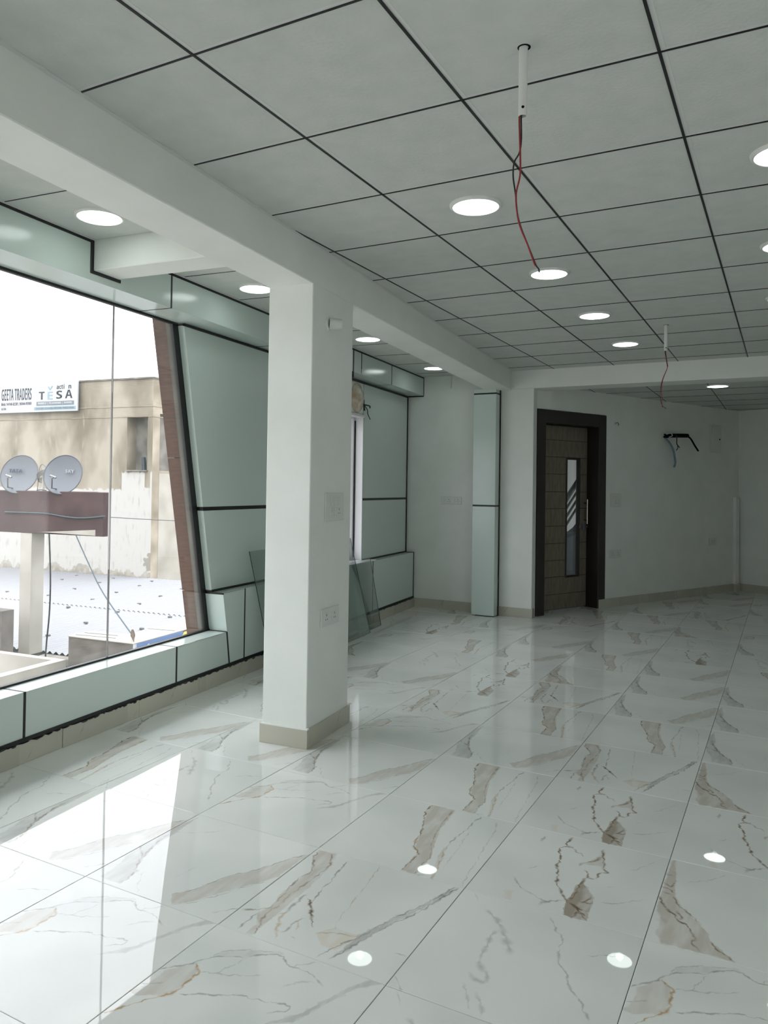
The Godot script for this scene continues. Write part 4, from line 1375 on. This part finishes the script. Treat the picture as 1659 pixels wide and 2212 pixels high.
func wall_sheet(st: SurfaceTool, pts: PackedVector2Array, s: float) -> void:
	# front of the far building: points (n, y) on the plane of constant s, with uv in metres of the facade print
	var idx := Geometry2D.triangulate_polygon(pts)
	for t in range(0, idx.size(), 3):
		var q := []
		var u := []
		for k in 3:
			var p := pts[idx[t + k]]
			q.append(V(s, p.x, p.y))
			u.append(Vector2((p.x + 24.0) / 12.0, (5.0 - p.y) / 7.0))
		poly(st, q, Vector3(0, 0, 1), u)

func build_outside() -> void:
	var gr := mb()
	wbox(gr, -60.0, 60.0, -60.0, 60.0, -4.2, -4.0)
	structure("ground", gr, M.street, "grey street far below the window", "ground", WT)

	# neighbouring building
	var bld := thing("neighbour_building", "flat roofed plastered building half whitewashed beyond the corrugated roof", "building", WT * Transform3D(Basis(), V(17.0, -12.9, -4.0)))
	var off := Transform3D(Basis(), -V(17.0, -12.9, -4.0))
	var fm := mat("facade", Color.WHITE, 0.9, 0.2)
	fm.albedo_texture = facade_texture()
	var front := mb()
	wall_sheet(front, p2([-24.0, -2.0, -13.93, -2.0, -13.93, 4.74, -24.0, 4.74]), 17.0)
	wall_sheet(front, p2([-13.93, -2.0, -13.09, -2.0, -13.09, 1.79, -13.93, 1.79]), 17.0)
	wall_sheet(front, p2([-13.93, 3.52, -13.09, 3.52, -13.09, 4.74, -13.93, 4.74]), 17.0)
	wall_sheet(front, p2([-13.09, -2.0, -12.9, -2.0, -12.9, 4.74, -13.09, 4.74]), 17.0)
	mi("front_wall", front, fm, bld, off)
	var side := mb()
	for q in [[17.0, 17.35, -4.0, 4.74], [17.35, 19.4, -4.0, 1.79], [17.35, 19.4, 3.62, 4.74], [19.4, 24.0, -4.0, 4.74]]:
		poly(side, [V(q[0], -12.9, q[2]), V(q[1], -12.9, q[2]), V(q[1], -12.9, q[3]), V(q[0], -12.9, q[3])], Vector3(1, 0, 0))
	mi("side_wall", side, M.beige_plaster, bld, off)
	var sw := mb()
	wbox(sw, 17.35, 24.0, -12.905, -12.893, -4.0, 1.70)
	mi("whitewash_coat", sw, M.cream_wall, bld, off)
	var core := mb()
	wbox(core, 17.12, 24.0, -24.0, -14.2, -4.0, 4.70)
	wbox(core, 17.45, 24.0, -14.2, -13.2, -4.0, 4.70)
	wbox(core, 17.12, 24.0, -13.2, -13.06, -4.0, 4.70)
	mi("recess_back", core, M.grey_plaster, bld, off)
	for q in [[-13.95, -13.07, 1.76, 1.80]]:
		var lg := mb()
		wbox(lg, 16.94, 17.2, q[0], q[1], q[2], q[3])
		mi("window_ledge", lg, M.grey_plaster, bld, off)
	var rv := mb()
	wbox(rv, 17.0, 17.45, -13.94, -13.925, 1.79, 3.52)
	wbox(rv, 17.0, 17.45, -13.095, -13.08, 1.79, 3.52)
	wbox(rv, 17.0, 17.45, -13.94, -13.08, 3.515, 3.53)
	mi("window_reveal", rv, M.beige_plaster, bld, off)
	var pl := mb()
	tube(pl, [V(17.35, -13.5, 1.8), V(17.4, -13.58, 2.22)], 0.06, 6)
	mi("plank", pl, M.stair_rail, bld, off)
	for y in [3.50, 3.83]:
		var band := mb()
		wbox(band, 16.985, 17.02, -24.0, -12.89, y, y + 0.022)
		wbox(band, 16.985, 24.0, -12.91, -12.885, y, y + 0.022)
		mi("drip_line", band, M.beige_plaster, bld, off)
	var cop := mb()
	wbox(cop, 16.96, 24.0, -24.0, -12.87, 4.72, 4.77)
	mi("coping", cop, M.grey_plaster, bld, off)

	# name board on it
	var sign := thing("signboard", "long white shop signboard with dark lettering on the plastered building", "sign", WT * Transform3D(Basis(), V(16.86, -17.75, 4.245)))
	var sp := mb()
	box(sp, Vector3(-3.2, -0.5, -0.04), Vector3(1.87, 0.52, 0.03), 0.01)
	mi("board", sp, M.sign_white, sign)
	lettering(sign, "GEETA TRADERS", 0.40, 1.40, Vector3(-0.86, 0.13, 0.03), M.sign_dark)
	lettering(sign, "Mob: 94140-82381, 96944-95969", 0.13, 1.40, Vector3(-0.86, -0.20, 0.03), M.sign_dark)
	lettering(sign, "GSTIN :-", 0.08, 0.28, Vector3(-1.42, -0.36, 0.03), M.sign_dark)
	lettering(sign, "T", 0.27, 0.26, Vector3(0.30, 0.05, 0.03), M.sign_dark)
	lettering(sign, "E", 0.27, 0.24, Vector3(0.68, 0.04, 0.03), M.sign_pale)
	lettering(sign, "S", 0.27, 0.26, Vector3(1.08, 0.06, 0.03), M.sign_dark)
	lettering(sign, "A", 0.28, 0.32, Vector3(1.50, 0.07, 0.03), M.sign_dark)
	lettering(sign, "acti", 0.16, 0.34, Vector3(1.13, 0.33, 0.03), M.sign_dark)
	lettering(sign, "o", 0.12, 0.12, Vector3(1.38, 0.31, 0.03), M.sign_white)
	lettering(sign, "n", 0.12, 0.12, Vector3(1.54, 0.31, 0.03), M.sign_dark)
	var bar := mb()
	box(bar, Vector3(0.07, -0.29, 0.03), Vector3(1.73, -0.15, 0.036))
	mi("printed_bar", bar, M.sign_grey, sign)
	lettering(sign, "PANELS | FLOORING | DOORS", 0.09, 1.5, Vector3(0.9, -0.22, 0.036), M.sign_white)
	var bar2 := mb()
	box(bar2, Vector3(-0.03, -0.44, 0.03), Vector3(1.81, -0.33, 0.036))
	mi("printed_bar", bar2, M.sign_pale, sign)
	lettering(sign, "<DOOR SKIN> <SOLID DOOR> <HDF FLOOR> <PARTICLE BOARD>", 0.06, 1.7, Vector3(0.9, -0.385, 0.036), M.sign_grey)
	var lf := mb()
	prism(lf, p2([0.66, 0.22, 0.56, 0.34, 0.62, 0.36, 0.68, 0.24]), "xy", 0.03, 0.036)
	prism(lf, p2([0.68, 0.22, 0.80, 0.36, 0.74, 0.37, 0.66, 0.26]), "xy", 0.03, 0.036)
	mi("leaf_emblem", lf, M.sign_pale, sign)

	# corrugated roof
	var roof := thing("corrugated_roof", "wide white corrugated sheet roof below the plastered building", "roof", WT * Transform3D(Basis(), V(7.6, -13.0, -1.65)))
	for seg in [[7.6, 11.9, 0.02], [11.7, 16.95, 0.035]]:
		var sheet := mb()
		var n0 := -22.0
		var steps := 780
		var prev := Vector2.ZERO
		for k in steps + 1:
			var n := n0 + 17.0 * k / steps
			var y: float = -1.66 + seg[2] + 0.022 * sin(n * TAU / 0.145)
			if k > 0:
				poly(sheet, [V(seg[0], prev.x, prev.y), V(seg[1], prev.x, prev.y), V(seg[1], n, y), V(seg[0], n, y)], Vector3.UP)
			prev = Vector2(n, y)
		mi("roof_sheet", sheet, M.roof_sheet, roof, Transform3D(Basis(), -V(7.6, -13.0, -1.65)))
	for k in 46:
		var bolt := mb()
		var s: float = [8.6, 10.0, 11.4, 12.6, 13.9, 15.3, 16.3][k % 7]
		var n := -5.6 - 1.35 * (k / 7) * 1.1 - 0.37 * (k % 7)
		wbox(bolt, s - 0.03, s + 0.03, n - 0.045, n + 0.045, -1.63, -1.585, 0.008)
		mi("roof_bolt", bolt, M.grey_wire, roof, Transform3D(Basis(), -V(7.6, -13.0, -1.65)))
	var under := mb()
	wbox(under, 7.7, 16.95, -22.0, -5.1, -4.0, -1.72)
	mi("shed_wall", under, M.grey_plaster, roof, Transform3D(Basis(), -V(7.6, -13.0, -1.65)))
	var gut := mb()
	wbox(gut, 7.42, 7.62, -7.6, -5.0, -1.80, -1.67, 0.01)
	mi("gutter", gut, M.grey_plaster, roof, Transform3D(Basis(), -V(7.6, -13.0, -1.65)))

	# canopy slab on its post, with the dishes
	var can := thing("canopy_slab", "dull maroon concrete canopy slab on one cream post", "canopy", WT * Transform3D(Basis(), V(7.3, -7.8, -1.65)))
	var co := Transform3D(Basis(), -V(7.3, -7.8, -1.65))
	var slab := mb()
	wbox(slab, 7.3, 7.42, -12.0, -6.08, 0.475, 1.215, 0.01)
	wbox(slab, 7.42, 7.75, -12.0, -6.6, 0.475, 1.215, 0.01)
	mi("slab", slab, M.maroon, can, co)
	var wedge := mb()
	prism(wedge, p2([-7.45, 0.505, -6.24, 0.485, -6.24, 0.585]), "ny", 7.285, 7.3)
	mi("bare_patch", wedge, M.cream_wall, can, co)
	var post := mb()
	wbox(post, 7.31, 7.60, -7.95, -7.68, -1.65, 0.475, 0.006)
	mi("post", post, M.cream_wall, can, co)
	var seam := mb()
	tube(seam, [V(7.30, -7.675, -1.65), V(7.30, -7.675, 0.475)], 0.012, 6)
	mi("corner_pipe", seam, M.cream_wall, can, co)
	var cab := mb()
	tube(cab, smooth_path([V(7.285, -8.3, 0.83), V(7.285, -7.4, 0.83), V(7.285, -6.9, 0.785), V(7.285, -6.5, 0.775), V(7.285, -6.03, 0.82)]), 0.014, 6)
	mi("clipped_cable", cab, M.stair_rail, can, co)

	dish(W(7.42, -8.10, 1.215), "grey satellite dish with dark print beside the coiled cable", "TATA", M.dish_text, 0.0)
	dish(W(7.42, -7.08, 1.215), "grey satellite dish with pale print near the end of the maroon slab", "SKY", M.dish_text_pale, 0.18)

	var mast := thing("cable_mast", "short pale mast wound with a coil of dark cable between the dishes", "mast", WT * Transform3D(Basis(), V(7.42, -7.55, 1.215)))
	var mp := mb()
	tube(mp, [Vector3(0, 0, 0), Vector3(0, 0.47, 0)], 0.022, 8)
	mi("mast_pipe", mp, M.cream_wall, mast)
	var coil := mb()
	for k in 5:
		var ring := []
		for t in 17:
			var an := TAU * t / 16
			ring.append(Vector3(cos(an) * (0.10 + 0.008 * k), 0.22 + 0.05 * k * 0.4 + sin(an) * 0.05 + cos(an) * 0.05, sin(an) * 0.05 + 0.02))
		tube(coil, ring, 0.007, 5, false)
	tube(coil, smooth_path([Vector3(-0.09, 0.22, 0.03), Vector3(-0.1, 0.1, 0.03), Vector3(-0.11, 0.0, 0.03)]), 0.008, 5)
	tube(coil, smooth_path([Vector3(-0.08, 0.28, 0.03), Vector3(-0.06, 0.42, 0.03), Vector3(0.0, 0.47, 0.03), Vector3(0.07, 0.42, 0.03), Vector3(0.06, 0.28, 0.03)]), 0.006, 5)
	tube(coil, smooth_path([Vector3(-0.13, 0.01, 0.02), Vector3(-0.02, 0.025, 0.03), Vector3(0.09, 0.012, 0.02)]), 0.01, 5)
	mi("cable_coil", coil, M.grey_wire, mast)

	# lower terrace parapet, the sign box and its bird
	var par := thing("terrace_parapet", "low cream terrace parapet right below the window", "parapet", WT * Transform3D(Basis(), V(6.0, -5.6, -4.0)))
	var po := Transform3D(Basis(), -V(6.0, -5.6, -4.0))
	var pw := mb()
	prism(pw, p2([1.0, -5.56, 6.0, -5.56, 6.0, -11.0, 5.88, -11.0, 5.88, -5.72, 1.0, -5.72]), "sn", -4.0, -1.25)
	mi("parapet_wall", pw, M.cream_wall, par, po)
	var pf := mb()
	wbox(pf, 1.0, 5.88, -11.0, -5.72, -4.0, -1.62)
	mi("terrace_floor", pf, M.grey_plaster, par, po)
	var blk := mb()
	wbox(blk, 6.05, 7.25, -11.0, -7.0, -4.0, -1.66)
	mi("plinth", blk, M.cream_wall, par, po)
	var dp := mb()
	wbox(dp, 6.6, 6.85, -9.2, -7.56, -1.66, -0.78)
	mi("gate_pier", dp, M.rusty_board, par, po)
	var sb := thing("sign_box", "weathered box sign with a blue and yellow face beside the terrace", "sign", WT * Transform3D(Basis(), V(5.96, -5.0, -4.0)))
	var so := Transform3D(Basis(), -V(5.96, -5.0, -4.0))
	var bo := mb()
	prism(bo, p2([6.03, -5.55, 6.03, -4.33, 11.5, -4.40, 11.5, -4.9, 6.46, -4.86, 6.46, -5.55]), "sn", -4.0, -0.912)
	mi("body", bo, M.rusty_board, sb, so)
	var tp := mb()
	prism(tp, p2([6.012, -5.552, 6.012, -4.32, 11.5, -4.39, 11.5, -4.92, 6.48, -4.88, 6.48, -5.552]), "sn", -0.912, -0.90)
	mi("top_sheet", tp, M.cream_wall, sb, so)
	for q in [[6.12, -5.5, 6.18, -4.8], [6.30, -5.5, 6.34, -4.9], [7.0, -4.88, 7.05, -4.4], [8.4, -4.88, 8.5, -4.4]]:
		var seam2 := mb()
		tube(seam2, [V(q[0], q[1], -0.897), V(q[2], q[3], -0.897)], 0.006, 5)
		mi("seam", seam2, M.grey_wire, sb, so)
	var bf := mb()
	wbox(bf, 6.06, 7.15, -4.335, -4.318, -1.7, -0.915)
	mi("blue_face", bf, M.sign_blue, sb, so)
	var yf := mb()
	prism(yf, p2([6.75, -1.7, 6.80, -1.3, 6.95, -1.05, 7.2, -0.93, 9.5, -0.93, 9.5, -1.7]), "sy", -4.335, -4.312)
	mi("yellow_face", yf, M.sign_yellow, sb, so)
	var edge := mb()
	wbox(edge, 6.015, 6.06, -4.34, -4.316, -1.7, -0.915)
	mi("edge_strip", edge, M.sign_white, sb, so)
	var em := mb()
	tube(em, smooth_path([V(6.22, -4.312, -1.10), V(6.32, -4.312, -1.04), V(6.42, -4.312, -1.10)]), 0.012, 6)
	mi("emblem_arc", em, M.sign_white, sb, so)
	var eh := mb()
	lathe(eh, [Vector2(0.0, 0.01), Vector2(0.025, 0.01), Vector2(0.025, 0.0)], 14, Transform3D(Basis(Vector3(0, 0, 1), -PI / 2), V(6.32, -4.318, -0.98)))
	mi("emblem_dot", eh, M.sign_white, sb, so)

	var bird := thing("bird", "small brown bird perched on the box sign", "bird", WT * Transform3D(Basis(Vector3.UP, 2.4), V(6.10, -4.42, -0.893)))
	var body := mb()
	tube(body, smooth_path([Vector3(-0.10, 0.015, 0), Vector3(-0.055, 0.05, 0), Vector3(-0.015, 0.085, 0), Vector3(0.018, 0.115, 0), Vector3(0.034, 0.14, 0), Vector3(0.05, 0.148, 0), Vector3(0.072, 0.146, 0)], 3), taper([0.006, 0.016, 0.034, 0.030, 0.021, 0.017, 0.003], 3), 12)
	mi("body", body, M.bird_feathers, bird)
	for z in [-0.012, 0.012]:
		var lg := mb()
		tube(lg, [Vector3(-0.005, 0.06, z), Vector3(0.0, 0.03, z), Vector3(0.004, 0.002, z), Vector3(0.018, 0.002, z)], 0.0025, 5)
		mi("leg", lg, M.grey_wire, bird)

	# cables strung outside
	cable([W(7.28, -6.65, 0.48), W(7.1, -6.2, 0.05), W(6.9, -5.7, -0.38), W(6.45, -4.75, -0.86), W(6.2, -4.28, -1.02)], 0.011, M.stair_rail, "dark cable running from the maroon slab down to the box sign")
	cable([W(7.28, -7.25, 0.48), W(7.3, -7.22, -0.3), W(7.32, -7.25, -0.9), W(7.34, -7.32, -1.4), W(7.36, -7.36, -1.68)], 0.014, M.black_wire, "black cable hanging straight down beside the cream post")
	cable([W(7.4, -6.03, 0.80), W(8.5, -5.6, 0.72), W(10.5, -4.9, 0.62)], 0.008, M.grey_wire, "thin wire running from the end of the maroon slab")

func taper(r: Array, per: int) -> Array:
	var out := []
	for i in r.size() - 1:
		for k in per: out.append(lerpf(r[i], r[i + 1], float(k) / per))
	out.append(r[-1])
	return out

func cable(pts: Array, r: float, m: Material, label: String) -> void:
	var o := thing("overhead_cable", label, "cable", Transform3D(Basis(), pts[0]))
	var st := mb()
	var loc := []
	for p in pts: loc.append(p - pts[0])
	tube(st, smooth_path(loc, 6), r, 6)
	mi("strand", st, m, o)

func dish(pos: Vector3, label: String, words: String, text_m: Material, text_x: float) -> void:
	var o := thing("satellite_dish", label, "satellite dish", Transform3D(WT.basis, pos))
	var face := Transform3D(Basis(Vector3.UP, 0.42) * Basis(Vector3.RIGHT, -0.25) * Basis(Vector3(0, 0, 1), -0.35), Vector3(0, 0.28, 0.0))
	var bowl := mb()
	var up := face * Transform3D(Basis.from_scale(Vector3(1.12, 1.0, 0.92)) , Vector3.ZERO)
	var tilt := Transform3D(face.basis * Basis(Vector3.RIGHT, PI / 2), face.origin)
	var prof := []
	for k in 9:
		var t := k / 8.0
		prof.append(Vector2(0.325 * t, 0.055 * t * t))
	lathe(bowl, prof, 36, tilt * Transform3D(Basis.from_scale(Vector3(1.0, 1.0, 1.08)), Vector3.ZERO))
	var back := []
	for p in prof: back.append(Vector2(p.x, p.y - 0.006))
	back.reverse()
	lathe(bowl, back, 36, tilt * Transform3D(Basis.from_scale(Vector3(1.0, 1.0, 1.08)), Vector3.ZERO))
	mi("reflector", bowl, M.dish, o)
	var rim := mb()
	var ring := []
	for k in 37:
		var t := TAU * k / 36
		ring.append(tilt * Vector3(0.325 * cos(t), 0.052, 0.351 * sin(t)))
	tube(rim, ring, 0.010, 6, false)
	mi("rim", rim, M.dish_rim, o)
	var arm := mb()
	tube(arm, [face * Vector3(0, -0.27, 0.03), face * Vector3(0.0, -0.30, 0.20), face * Vector3(0, -0.16, 0.36)], 0.012, 6)
	mi("feed_arm", arm, M.steel, o)
	var lnb := mb()
	tube(lnb, [face * Vector3(-0.05, -0.13, 0.36), face * Vector3(0.06, -0.13, 0.36)], 0.02, 8)
	tube(lnb, [face * Vector3(0, -0.15, 0.38), face * Vector3(0, -0.12, 0.30)], 0.022, 8)
	mi("feed_horn", lnb, M.steel, o)
	var foot := mb()
	tube(foot, [Vector3(0, -0.002, -0.05), Vector3(0, 0.28, -0.06)], 0.02, 8)
	lathe(foot, [Vector2(0.0, 0.015), Vector2(0.09, 0.012), Vector2(0.095, 0.0)], 16, Transform3D(Basis(), Vector3(0, 0, -0.05)))
	mi("foot", foot, M.steel, o)
	var holder := Node3D.new()
	holder.name = "print"
	o.add_child(holder)
	holder.transform = Transform3D(Basis(Vector3.UP, 0.42) * Basis(Vector3.RIGHT, -0.25), Vector3(0, 0.28, 0.0))
	lettering(holder, words, 0.06, 0.24 if words.length() > 3 else 0.15, Vector3(-0.07 + text_x, 0.06, 0.05), text_m)
